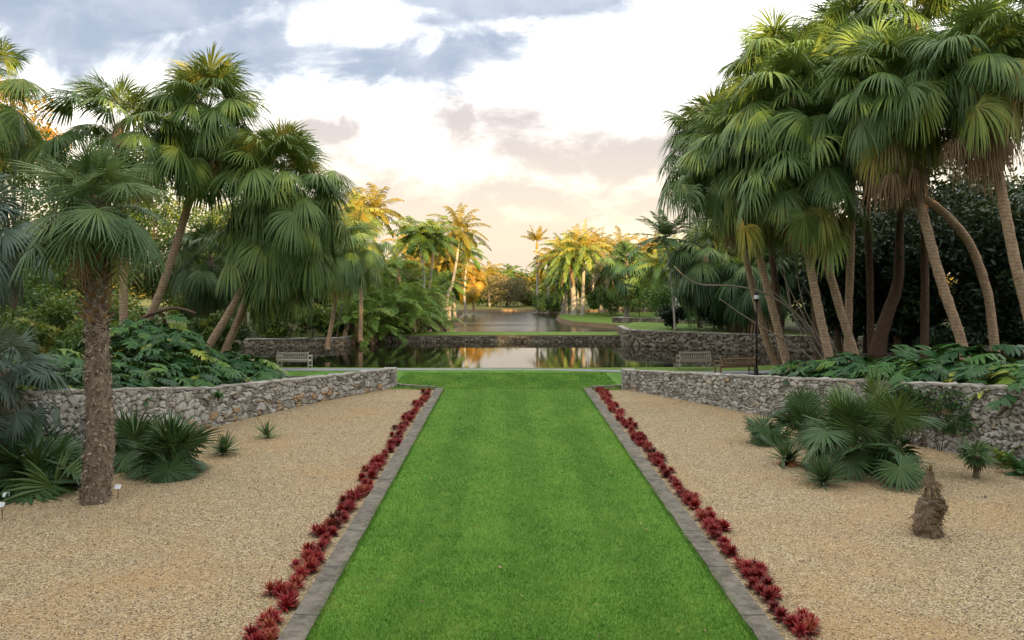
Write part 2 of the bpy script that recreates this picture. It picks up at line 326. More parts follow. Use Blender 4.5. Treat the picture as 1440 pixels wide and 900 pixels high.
M['yucca'] = leaf_mat('yucca_leaf', [(0.0, (0.022, 0.06, 0.030)), (0.5, (0.055, 0.12, 0.050)), (0.8, (0.13, 0.20, 0.08)), (1.0, (0.26, 0.26, 0.10))])

def bark(name, c0, c1, ring=0.0, scale=8.0, bstr=0.6):
    m, t, b, o = mat_base(name); p = objco(t)
    n = t.noise(t.scale(p, (1, 1, 0.6)), scale, 8, 0.65); n2 = t.noise(p, scale * 4, 4, 0.7)
    f = t.m('ADD', t.m('MULTIPLY', n, 0.7), t.m('MULTIPLY', n2, 0.3)); h = f
    if ring:
        wv = t.new('ShaderNodeTexWave', wave_type='BANDS', bands_direction='Z', wave_profile='SAW'); t.put(wv.inputs['Vector'], p)
        wv.inputs['Scale'].default_value = ring; wv.inputs['Distortion'].default_value = 7.0; wv.inputs['Detail'].default_value = 4; wv.inputs['Detail Scale'].default_value = 1.5
        f = t.m('ADD', t.m('MULTIPLY', f, 0.80), t.m('MULTIPLY', wv.outputs['Fac'], 0.20)); h = t.m('ADD', t.m('MULTIPLY', n2, 0.5), wv.outputs['Fac'])
    t.put(b.inputs['Base Color'], t.ramp(f, [(0.28, c0), (0.72, c1)])); b.inputs['Roughness'].default_value = 0.9; b.inputs['Specular IOR Level'].default_value = 0.15
    bump(t, b, h, bstr, 0.03); return m
M['bark_pale'] = bark('pale_palm_bark', (0.13, 0.09, 0.056), (0.58, 0.43, 0.29), 2.2, 7)
M['bark_grey'] = bark('grey_palm_bark', (0.12, 0.11, 0.09), (0.32, 0.29, 0.25), 0.9, 4, 0.4)
M['bark_white'] = bark('smooth_royal_palm_bark', (0.24, 0.215, 0.175), (0.48, 0.44, 0.38), 0.0, 3, 0.25)
M['bark_brown'] = bark('brown_bark', (0.045, 0.030, 0.020), (0.15, 0.10, 0.065), 0.0, 6)
M['bark_fore'] = bark('rough_palm_bark', (0.045, 0.035, 0.027), (0.33, 0.265, 0.205), 0.0, 7, 1.0)
M['fibre'] = bark('palm_fibre', (0.075, 0.055, 0.038), (0.30, 0.235, 0.17), 0.0, 14, 1.0)
M['twig'] = bark('bare_twig', (0.15, 0.13, 0.10), (0.36, 0.32, 0.26), 0.0, 9, 0.3)

def simple(name, c, rough=0.6, metal=0.0, nscale=0.0, namp=0.3, spec=0.3, bscale=0):
    m, t, b, o = mat_base(name)
    if nscale:
        n = t.noise(objco(t), nscale, 6, 0.6); t.put(b.inputs['Base Color'], t.mix(n, tuple(v * (1 - namp) for v in c), tuple(min(1, v * (1 + namp)) for v in c)))
    else: b.inputs['Base Color'].default_value = (*c, 1)
    b.inputs['Roughness'].default_value = rough; b.inputs['Metallic'].default_value = metal; b.inputs['Specular IOR Level'].default_value = spec
    if bscale: bump(t, b, t.noise(objco(t), bscale, 6, 0.6), 0.4, 0.01)
    return m
M['wood_pale'] = simple('silvered_teak', (0.46, 0.43, 0.37), 0.8, nscale=9, namp=0.25)
M['wood_grey'] = simple('weathered_teak', (0.27, 0.235, 0.185), 0.8, nscale=9, namp=0.3)
M['wood_dark'] = simple('brown_teak', (0.16, 0.105, 0.055), 0.7, nscale=9, namp=0.35)
M['iron'] = simple('black_iron', (0.012, 0.012, 0.013), 0.45, 0.3)
M['glass'] = simple('lantern_glass', (0.62, 0.66, 0.68), 0.15, spec=0.6)
M['tin'] = simple('label_metal', (0.72, 0.76, 0.80), 0.35, 0.2)
M['stone_white'] = simple('pale_limestone', (0.62, 0.60, 0.56), 0.8, nscale=3, namp=0.2, bscale=12)
M['soil'] = simple('mulch_soil', (0.055, 0.042, 0.028), 0.95, nscale=3, namp=0.5, bscale=18)
M['shore'] = simple('shore_earth', (0.15, 0.105, 0.06), 0.95, nscale=2, namp=0.5, bscale=8)
M['sheet'] = simple('limestone_rock', (0.34, 0.31, 0.26), 0.9, nscale=5, namp=0.35, bscale=10)

# gravel
m, t, b, o = mat_base('gravel'); p = geopos(t)
vo = t.new('ShaderNodeTexVoronoi'); t.put(vo.inputs['Vector'], p); vo.inputs['Scale'].default_value = 44; vo.inputs['Randomness'].default_value = 1
vo2 = t.new('ShaderNodeTexVoronoi'); t.put(vo2.inputs['Vector'], p); vo2.inputs['Scale'].default_value = 11
rs = t.new('ShaderNodeSeparateColor'); t.put(rs.inputs[0], vo.outputs['Color'])
rs2 = t.new('ShaderNodeSeparateColor'); t.put(rs2.inputs[0], vo2.outputs['Color'])
pc = t.ramp(rs.outputs[0], [(0.0, (0.07, 0.05, 0.03)), (0.14, (0.17, 0.125, 0.075)), (0.45, (0.39, 0.30, 0.160)), (0.8, (0.52, 0.42, 0.250)), (0.95, (0.62, 0.54, 0.38)), (1.0, (0.72, 0.67, 0.56))])
pc = t.mix(t.m('MULTIPLY', rs2.outputs[1], 0.30), pc, (0.30, 0.21, 0.12))
big = t.noise(p, 0.28, 5, 0.6); big2 = t.noise(p, 0.9, 5, 0.65)
pc = t.mix(t.smooth(big, 0.42, 0.70), pc, t.mix(0.45, pc, (0.44, 0.26, 0.11)))
pc = t.mix(t.m('MULTIPLY', t.smooth(big2, 0.52, 0.75), 0.5), pc, (0.27, 0.21, 0.14))
litter = t.smooth(t.noise(p, 7.0, 3, 0.7), 0.66, 0.74)
pc = t.mix(t.m('MULTIPLY', litter, 0.55), pc, (0.10, 0.07, 0.045))
t.put(b.inputs['Base Color'], pc); b.inputs['Roughness'].default_value = 0.9; b.inputs['Specular IOR Level'].default_value = 0.2
bump(t, b, t.m('ADD', t.m('MULTIPLY', vo.outputs['Distance'], -1.0), t.m('MULTIPLY', big2, 1.0)), 0.9, 0.03); M['gravel'] = m

# grass ground
def grass_mat(name, a, bcol, stripes=False, scale=30):
    m, t, b, o = mat_base(name); p = geopos(t)
    n = t.noise(p, scale, 5, 0.7); n2 = t.noise(p, 0.7, 4, 0.6); n3 = t.noise(p, 4.0, 4, 0.6)
    f = t.m('ADD', t.m('MULTIPLY', n, 0.55), t.m('ADD', t.m('MULTIPLY', n2, 0.25), t.m('MULTIPLY', n3, 0.2)))
    c = t.ramp(f, [(0.3, a), (0.68, bcol)])
    if stripes:
        s = t.new('ShaderNodeSeparateXYZ'); t.put(s.inputs[0], p)
        xw = t.m('ADD', s.outputs[0], t.m('MULTIPLY', t.m('SUBTRACT', n2, 0.5), 0.25))
        st = t.m('SINE', t.m('MULTIPLY', xw, 3.6)); c = t.mix(t.m('MULTIPLY', t.smooth(st, -0.5, 0.5), 0.22), c, tuple(v * 0.55 for v in a))
    n7 = t.noise(p, 1.7, 5, 0.65); c = t.mix(t.m('MULTIPLY', t.smooth(n7, 0.55, 0.75), 0.45), c, (0.17, 0.25, 0.045)); c = t.mix(t.m('MULTIPLY', t.smooth(n7, 0.45, 0.28), 0.4), c, tuple(v * 0.6 for v in a))
    t.put(b.inputs['Base Color'], c); b.inputs['Roughness'].default_value = 0.85; b.inputs['Specular IOR Level'].default_value = 0.15
    bump(t, b, t.m('ADD', n, n3), 0.9, 0.03); return m
M['lawn'] = grass_mat('lawn_grass', (0.044, 0.130, 0.013), (0.145, 0.30, 0.036), True)
M['bank'] = grass_mat('bank_grass', (0.055, 0.115, 0.016), (0.155, 0.235, 0.035))
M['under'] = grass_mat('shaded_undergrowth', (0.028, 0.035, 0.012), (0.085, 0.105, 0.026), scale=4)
M['farbank'] = grass_mat('far_grass', (0.09, 0.105, 0.025), (0.19, 0.19, 0.05), scale=8)
m, t, b, o = mat_base('grass_blade')
t.put(b.inputs['Base Color'], t.ramp(attr(t, 'tint'), [(0, (0.042, 0.130, 0.014)), (0.5, (0.100, 0.245, 0.028)), (0.85, (0.22, 0.36, 0.055)), (1, (0.38, 0.38, 0.12))])); b.inputs['Roughness'].default_value = 0.6; b.inputs['Specular IOR Level'].default_value = 0.25
M['blade'] = m
# concrete kerb, path
def conc(name, a, c2, s=6, joint=0):
    m, t, b, o = mat_base(name); p = geopos(t)
    f = t.m('ADD', t.m('MULTIPLY', t.noise(p, s, 8, 0.7), 0.6), t.m('MULTIPLY', t.noise(p, 1.1, 5, 0.65), 0.4))
    c = t.ramp(f, [(0.38, a), (0.60, c2)]); sp = t.smooth(t.noise(p, 34, 2, 0.5), 0.66, 0.72); c = t.mix(t.m('MULTIPLY', sp, 0.4), c, (0.42, 0.42, 0.40))
    if joint:
        s_ = t.new('ShaderNodeSeparateXYZ'); t.put(s_.inputs[0], p); fr = t.m('FRACT', t.m('DIVIDE', t.m('ADD', s_.outputs[1], t.m('MULTIPLY', t.noise(p, 2, 2), 0.04)), joint))
        c = t.mix(t.m('LESS_THAN', fr, 0.022), c, (0.03, 0.028, 0.022)); bl = t.new('ShaderNodeTexWhiteNoise', noise_dimensions='1D'); t.put(bl.inputs['W'], t.m('FLOOR', t.m('DIVIDE', s_.outputs[1], joint))); c = t.mix(t.m('MULTIPLY', bl.outputs['Value'], 0.25), c, (0.06, 0.055, 0.045))
    t.put(b.inputs['Base Color'], c); b.inputs['Roughness'].default_value = 0.85; bump(t, b, f, 0.5, 0.02); return m
M['kerb'] = conc('old_concrete', (0.040, 0.033, 0.024), (0.20, 0.175, 0.135), joint=1.9)
M['path'] = conc('asphalt_path', (0.17, 0.18, 0.20), (0.25, 0.26, 0.29))
M['coping'] = conc('coping_mortar', (0.17, 0.155, 0.13), (0.38, 0.36, 0.32))
# stone relief wall
m, t, b, o = mat_base('fieldstone'); p = geopos(t)
st = attr(t, 'tint'); jo = attr(t, 'joint')
c = t.ramp(st, [(0.0, (0.20, 0.18, 0.15)), (0.25, (0.33, 0.31, 0.27)), (0.5, (0.42, 0.40, 0.36)), (0.80, (0.52, 0.51, 0.48)), (0.955, (0.47, 0.44, 0.38)), (1.0, (0.38, 0.25, 0.13))])
n = t.noise(p, 5, 8, 0.7); n2 = t.noise(p, 1.2, 4, 0.6); n6 = t.noise(p, 14, 6, 0.7); c = t.mix(t.smooth(n, 0.45, 0.72), c, t.mix(0.7, c, (0.06, 0.055, 0.042))); c = t.mix(t.m('MULTIPLY', t.smooth(n6, 0.5, 0.68), 0.55), c, (0.11, 0.10, 0.08)); c = t.mix(t.m('MULTIPLY', t.smooth(n, 0.55, 0.25), 0.4), c, (0.52, 0.50, 0.46))
c = t.mix(t.m('MULTIPLY', t.smooth(n2, 0.55, 0.75), 0.35), c, (0.10, 0.105, 0.05))
c = t.mix(jo, c, (0.075, 0.06, 0.043)); t.put(b.inputs['Base Color'], c); b.inputs['Roughness'].default_value = 0.9; bump(t, b, t.m('ADD', n, n6), 0.9, 0.04); M['stone'] = m
m2 = M['stone'].copy(); m2.name = 'dark_lakestone'; t2 = NT(m2.node_tree); b2 = [q for q in t2.n if q.type == 'BSDF_PRINCIPLED'][0]; lk = b2.inputs['Base Color'].links[0].from_socket
t2.put(b2.inputs['Base Color'], t2.mix(1.0, lk, (0.55, 0.50, 0.42), 'MULTIPLY')); M['stone_dark'] = m2  # lake walls use the same stone multiplied darker brown
# water
m, t, b, o = mat_base('lake_water'); p = geopos(t)
b.inputs['Base Color'].default_value = (0.012, 0.013, 0.007, 1); b.inputs['Roughness'].default_value = 0.02; b.inputs['IOR'].default_value = 1.5; b.inputs['Specular IOR Level'].default_value = 0.75
s = t.new('ShaderNodeSeparateXYZ'); t.put(s.inputs[0], p)
far = t.smooth(s.outputs[1], 78, 92); t.put(b.inputs['Roughness'], t.m('ADD', 0.015, t.m('MULTIPLY', far, t.m('MULTIPLY', t.noise(t.scale(p, (0.03, 0.18, 1)), 1.0, 3), 0.36))))
h = t.noise(t.scale(p, (0.6, 1.6, 1)), 1.6, 3, 0.5)
bn = t.new('ShaderNodeBump'); t.put(bn.inputs['Strength'], t.m('ADD', 0.055, t.m('MULTIPLY', far, 0.72))); bn.inputs['Distance'].default_value = 0.05; t.put(bn.inputs['Height'], h); t.l.new(bn.outputs[0], b.inputs['Normal']); M['water'] = m

# ------------------------------------------------------------------ setting: ground, water, land
def sheet(name, outline, z, mat, skirt=0.0, out=0.4, kind='structure'):
    """a flat piece of land with sloping sides down to z - skirt"""
    bm = bmesh.new(); pts = np.array(outline, float); vs = [bm.verts.new((x, y, z)) for x, y in pts]
    bm.faces.new(vs)
    if skirt:
        c = pts.mean(0); nx = np.roll(pts, -1, 0) - np.roll(pts, 1, 0); nn = nrm(np.stack([nx[:, 1], -nx[:, 0]], 1))
        area = 0.5 * np.sum(pts[:, 0] * np.roll(pts[:, 1], -1) - np.roll(pts[:, 0], -1) * pts[:, 1]); nn = nn * (1 if area > 0 else -1)
        lo = [bm.verts.new((x + a * out, y + b_ * out, z - skirt)) for (x, y), (a, b_) in zip(pts, nn)]
        k = len(vs)
        for i in range(k): bm.faces.new((vs[i], vs[(i + 1) % k], lo[(i + 1) % k], lo[i])).material_index = 1
    bmesh.ops.recalc_face_normals(bm, faces=bm.faces)
    bmesh.ops.triangulate(bm, faces=[f for f in bm.faces if len(f.verts) > 4])
    if sum(f.normal.z * f.calc_area() for f in bm.faces) < 0: bmesh.ops.reverse_faces(bm, faces=bm.faces)
    me = bpy.data.meshes.new(name); bm.to_mesh(me); bm.free(); me.materials.append(mat); me.materials.append(M['shore'])
    o = bpy.data.objects.new(name, me); C.objects.link(o); o['kind'] = kind
    return o
def smooth_outline(pts, n=90): return curve(np.array([(x, y, 0) for x, y in pts], float), n)[:, :2]

sheet('ground', [(-1500, -300), (1500, -300), (1500, 2600), (-1500, 2600)], -2.6, M['soil'])
sheet('lake_water', [(-140, 40), (140, 40), (140, 160), (-140, 160)], -1.0, M['water'])
near = [(-200, -120), (200, -120), (200, 60), (60, 58), (30, 56), (24, 54), (21, 51), (18.5, 47.5), (16, 45), (12, 43.9), (4, 43.4), (-6, 43.4), (-14, 43.8), (-22, 44.6), (-30, 47), (-40, 52), (-200, 56)]
sheet('bank_ground', near, -0.02, M['bank'], 1.6, 0.5)
lb = [(-200, 50), (-44, 52), (-34, 58), (-26, 65), (-21, 67), (-14.6, 68), (-13.6, 72), (-11.6, 74), (-10.4, 78), (-8.6, 84), (-6.8, 90), (-5.6, 97), (-5.9, 104), (-7, 112), (-7, 126), (-14, 140), (-30, 152), (-200, 152)]
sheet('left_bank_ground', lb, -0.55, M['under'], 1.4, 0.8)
sheet('causeway_ground', [(-12.5, 73.0), (11.6, 73.0), (12.2, 77.6), (-12.0, 77.6)], -0.42, M['bank'], 1.4, 0.2)
rb = [(11.0, 69.2), (16.8, 65.8), (21.1, 63.4), (26, 61.4), (38, 57.4), (60, 54), (200, 50), (200, 90), (30, 90), (16, 86), (12.5, 80), (10.8, 73)]
sheet('right_bank_ground', rb, 0.33, M['bank'], 2.4, 0.3)
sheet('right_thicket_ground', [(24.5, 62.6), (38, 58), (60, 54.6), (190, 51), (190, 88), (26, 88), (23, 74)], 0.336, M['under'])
isl = [(11, 79), (13.6, 85), (13.2, 90), (11.4, 93), (8.3, 97), (7.2, 104), (7.3, 112), (9, 117), (12, 120), (20, 122), (40, 121), (200, 124), (200, 80), (40, 78)]
sheet('island_ground', isl, -0.50, M['bank'], 1.4, 0.9)
sheet('far_bank_ground', [(-900, 150), (-60, 146), (-20, 138), (-8, 134), (1.5, 137), (8, 133), (14, 134), (40, 138), (200, 146), (900, 150), (1500, 2500), (-1500, 2500)], -0.62, M['farbank'], 1.4, 1.5)

WR = [(5.36, 34.8), (7.6, 31.0), (9.6, 27.4), (11.6, 24.0), (13.3, 20.4), (14.9, 15), (15.8, 8), (16, 0)]
WL = [(-5.05, 35.3), (-7.55, 30.8), (-9.5, 26.2), (-10.9, 22), (-11.9, 18.2), (-13.2, 12), (-13.9, 6), (-14, 0)]
def wl_top(y): return np.interp(y, [0, 19, 26, 31, 35.3], [2.5, 2.15, 1.27, 0.96, 0.80])
def wr_top(y): return np.interp(y, [0, 20.4, 27.5, 31, 34.8], [2.5, 2.03, 1.42, 1.12, 0.80])
def zt(y): return np.interp(y, [0, 19, 26, 31, 36, 43], [2.3, 1.9, 1.02, 0.45, 0.06, 0.0])
def terrace(name, wall, sg):
    c = curve(np.array([(x, y, 0) for x, y in wall]), 60)
    off = np.array([0.25, 1, 3, 6, 10, 20, 45, 120]); mb = MB(); rows = []
    for x, y, _ in c:
        # spread outwards, fanning forward so that the far edge runs along the lake shore
        rows.append([(x + sg * o_, y, float(zt(y)) + (0.02 * o_ if o_ < 20 else 0.4)) for o_ in off])
    # continue to the path
    for y in (36.5, 38, 39.8): rows.insert(0, [(c[0][0] + sg * o_, y, float(zt(y)) - 0.01 + (0.02 * o_ if o_ < 20 else 0.4) * (40 - y) / 4) for o_ in off])
    rows.sort(key=lambda r: -r[0][1])
    A = np.array(rows); n_, k_ = A.shape[:2]
    rng = np.random.default_rng(5); A[:, 1:, 2] += rng.normal(0, 0.04, (n_, k_ - 1))
    i = np.arange(n_ - 1)[:, None]; j = np.arange(k_ - 1)[None]
    f = np.stack(np.broadcast_arrays(i * k_ + j, i * k_ + j + 1, (i + 1) * k_ + j + 1, (i + 1) * k_ + j), -1).reshape(-1, 4)
    if sg > 0: f = f[:, ::-1]
    mb.add(A.reshape(-1, 3), f); o = mb.build(name, M['soil']); o['kind'] = 'structure'
terrace('left_terrace_ground', WL, -1); terrace('right_terrace_ground', WR, 1)

sheet('dark_palm_ground', [(14.2, 36.2), (60, 36.2), (60, 57), (30, 55.5), (24, 53.4), (21, 50.2), (18.8, 47.2), (17, 45.2), (16.2, 44.6), (15.6, 42)], 0.012, M['soil'])  # dark soil sheet laid over the green bank beneath the right palms
sheet('shore_strip', [(30, 55.7), (60, 57.6), (60, 58.6), (40, 57.6)], 0.0, M['soil'])
sheet('thicket_ground', [(-17, 42.9), (-17.5, 44), (-22, 44.4), (-30, 46.8), (-40, 51.8), (-110, 55), (-110, 43)], 0.012, M['under'])
KE = 34.6; LX = 0.34; XL0, XR0 = LX - 3.0, LX + 3.0       # lawn half width
# gravel beds (each a sheet between kerb and wall), lawn on top, path
cl = curve(np.array([(x, y, 0) for x, y in WL]), 40)[:, :2]; cr = curve(np.array([(x, y, 0) for x, y in WR]), 40)[:, :2]
sheet('left_gravel_bed', [(LX - 3.3, 0), (LX - 3.3, KE)] + [tuple(q) for q in cl], 0.0, M['gravel'])
sheet('right_gravel_bed', [(LX + 3.3, 0), (LX + 3.3, KE)] + [tuple(q) for q in cr], 0.0, M['gravel'])
sheet('lawn', [(XL0, 0), (XR0, 0), (XR0, KE), (3.7, 35.1), (5.2, 35.3), (6.4, 36.4), (12, 38.0), (12, 39.9), (9, 39.85), (5, 40.85), (1, 41.55), (-5, 41.45), (-12, 41.1), (-30, 41.2), (-30, 39.6), (-13, 38.4), (-6.4, 36.8), (-5.2, 35.8), (-3.1, 35.2), (XL0, KE)], 0.06, M['lawn'])
pa = curve(np.array([(-60, 43.0, 0), (-28, 41.4, 0), (-12, 41.2, 0), (-5, 41.5, 0), (1, 41.6, 0), (5, 40.9, 0), (9, 39.9, 0), (12.5, 40.0, 0), (17, 41.0, 0)]), 50)[:, :2]
sheet('path', [tuple(q) for q in pa] + [(x, y + 0.45 + 0.06 * min(12, abs(x))) for x, y in pa[::-1]], 0.075, M['path'])
def kerb(name, pts, wdt, top, n):
    c = curve(np.array([(x, y, 0) for x, y in pts]), n); d = nrm(np.gradient(c, axis=0)); s_ = np.stack([d[:, 1], -d[:, 0], 0 * d[:, 0]], 1) * wdt / 2
    rng = np.random.default_rng(int(abs(pts[0][0]) * 100)); jit = rng.normal(0, 0.006, (n, 2))
    prof = np.stack([c - s_ + ZV * -0.05, c - s_ * 0.98 + ZV * top, c + s_ * 0.98 + ZV * top, c + s_ + ZV * -0.05], 1)
    prof[:, 1, 2] += jit[:, 0]; prof[:, 2, 2] += jit[:, 1]; prof[:, :, 0] += jit[:, :1]
    mb = MB(); i = np.arange(n - 1)[:, None]; j = np.arange(3)[None]
    f = np.stack(np.broadcast_arrays(i * 4 + j, i * 4 + j + 1, (i + 1) * 4 + j + 1, (i + 1) * 4 + j), -1).reshape(-1, 4)
    mb.add(prof.reshape(-1, 3), f, None); mb.add(prof[0], [[0, 1, 2, 3]]); mb.add(prof[-1], [[3, 2, 1, 0]])
    o = mb.build(name, M['kerb'], smooth=False); o['kind'] = 'structure'
kerb('left_kerb', [(LX - 3.18, 4), (LX - 3.18, 20), (LX - 3.18, KE + 0.15)], 0.36, 0.10, 90)
kerb('right_kerb', [(LX + 3.18, 4), (LX + 3.18, 20), (LX + 3.18, KE + 0.15)], 0.36, 0.10, 90)
kerb('left_end_kerb', [(-3.04, 34.95), (-3.9, 35.25), (-4.7, 35.75), (-5.0, 36.2)], 0.22, 0.13, 16)
kerb('right_end_kerb', [(3.72, 34.95), (4.25, 35.1), (4.8, 35.3), (5.3, 35.6)], 0.22, 0.13, 16)

# grass blades standing on the lawn (denser near the camera) and along its edges
rng = np.random.default_rng(11)
def blades(nb, y0, y1, x0, x1, h, wd, pw):
    u = rng.uniform(0, 1, nb); y = y0 + (y1 - y0) * u ** pw; x = rng.uniform(x0, x1, nb)
    h_ = h * rng.uniform(0.5, 1.3, nb); a = rng.uniform(0, 6.283, nb); lean = rng.normal(0, 0.45, (nb, 2)) * h_[:, None]
    b0 = np.stack([x - np.cos(a) * wd, y - np.sin(a) * wd, np.full(nb, 0.055)], 1); b1 = np.stack([x + np.cos(a) * wd, y + np.sin(a) * wd, np.full(nb, 0.055)], 1)
    tp = np.stack([x + lean[:, 0], y + lean[:, 1], 0.055 + h_], 1)
    patch = 0.5 + 0.28 * np.sin(x * 1.9 + 1.3 * np.sin(y * 0.8)) * np.sin(y * 1.1 + np.sin(x * 1.7)) + 0.22 * np.sin(x * 5.3 + 2 * np.sin(y * 2.1)) * np.sin(y * 3.7 + 1.6 * np.sin(x * 3.1))
    stripe = -0.07 * (np.sin(x * 3.6) > 0)
    return np.stack([b0, b1, tp], 1), np.clip(patch * 0.6 + stripe + rng.uniform(0, 0.5, nb), 0, 1)
mb = MB()
for args in ((230000, 9.5, 35.0, XL0, XR0, 0.045, 0.006, 1.9), (40000, 34.6, 40.5, -5, 5, 0.05, 0.012, 1.0), (9000, 9.5, 34.6, XL0 - 0.06, XL0 + 0.06, 0.06, 0.007, 1.4), (9000, 9.5, 34.6, XR0 - 0.06, XR0 + 0.06, 0.06, 0.007, 1.4)):
    V_, T_ = blades(*args); mb.add(V_.reshape(-1, 3), f3=np.arange(len(V_) * 3).reshape(-1, 3), tint=np.repeat(T_, 3))
tag(mb.build('lawn_grass', M['blade'], smooth=False), 'short mown green grass of the central lawn strip', 'grass', kind='stuff')

# loose pebbles lying on the gravel
mb = MB(); npb = 80000
def wall_x(y, wall): 
    ys = [q[1] for q in wall][::-1]; xs = [q[0] for q in wall][::-1]; return np.interp(y, ys, xs)
yb = 9.5 + 22 * rng.uniform(0, 1, npb) ** 1.9; sgn = rng.choice([-1, 1], npb); lim = np.where(sgn < 0, -wall_x(yb, WL), wall_x(yb, WR)) - 0.3
xb = sgn * (3.55 + (lim - 3.55) * rng.uniform(0, 1, npb)); rb_ = rng.uniform(0.005, 0.014, npb)
oc = np.array([[1, 0, 0], [-1, 0, 0], [0, 1, 0], [0, -1, 0], [0, 0, 0.7], [0, 0, -0.5]], float); an = rng.uniform(0, 6.28, npb); ca, sa = np.cos(an)[:, None], np.sin(an)[:, None]
ox = oc[None, :, 0] * rng.uniform(0.7, 1.5, (npb, 1)); oy = oc[None, :, 1]; Vp = np.stack([ox * ca - oy * sa, ox * sa + oy * ca, np.broadcast_to(oc[None, :, 2], ox.shape)], -1) * rb_[:, None, None] + np.stack([xb, yb, np.full(npb, 0.008)], 1)[:, None]
f_ = np.array([[0, 2, 4], [2, 1, 4], [1, 3, 4], [3, 0, 4], [2, 0, 5], [1, 2, 5], [3, 1, 5], [0, 3, 5]]); Fp = (f_[None] + (np.arange(npb) * 6)[:, None, None]).reshape(-1, 3)
mb.add(Vp.reshape(-1, 3), f3=Fp, tint=np.repeat(rng.uniform(0, 1, npb), 6))
m, t, b, o = mat_base('pebble'); t.put(b.inputs['Base Color'], t.ramp(attr(t, 'tint'), [(0, (0.07, 0.05, 0.03)), (0.25, (0.24, 0.18, 0.11)), (0.6, (0.46, 0.37, 0.23)), (0.85, (0.56, 0.48, 0.34)), (1, (0.68, 0.64, 0.56))])); b.inputs['Roughness'].default_value = 0.85; M['pebble'] = m
tag(mb.build('gravel_pebbles', M['pebble']), 'loose tan pebbles lying over both gravel beds', 'gravel', kind='stuff')

mb = MB(); nl_ = 520; yl = 9.8 + 25 * rng.uniform(0, 1, nl_) ** 1.5; sg_ = rng.choice([-1, 1], nl_); lm = np.where(sg_ < 0, -wall_x(yl, WL), wall_x(yl, WR)) - 0.3; xl = sg_ * (3.7 + (lm - 3.7) * rng.uniform(0, 1, nl_) ** 0.6)
onl = rng.uniform(0, 1, nl_) < 0.14; xl = np.where(onl, rng.uniform(XL0, XR0, nl_), xl); leafs(mb, rng, np.stack([xl, yl, np.where(onl, 0.12, 0.035)], 1), 0.045, rng.uniform(0, 1, nl_), 2.5)
m, t, b, o = mat_base('fallen_leaf'); t.put(b.inputs['Base Color'], t.ramp(attr(t, 'tint'), [(0, (0.05, 0.035, 0.02)), (0.5, (0.14, 0.085, 0.04)), (0.8, (0.25, 0.18, 0.08)), (1, (0.30, 0.27, 0.10))])); b.inputs['Roughness'].default_value = 0.8; M['fallen'] = m
tag(mb.build('leaf_litter', M['fallen'], smooth=False), 'dry brown leaves and bits scattered over gravel and lawn', 'leaf litter', kind='stuff')
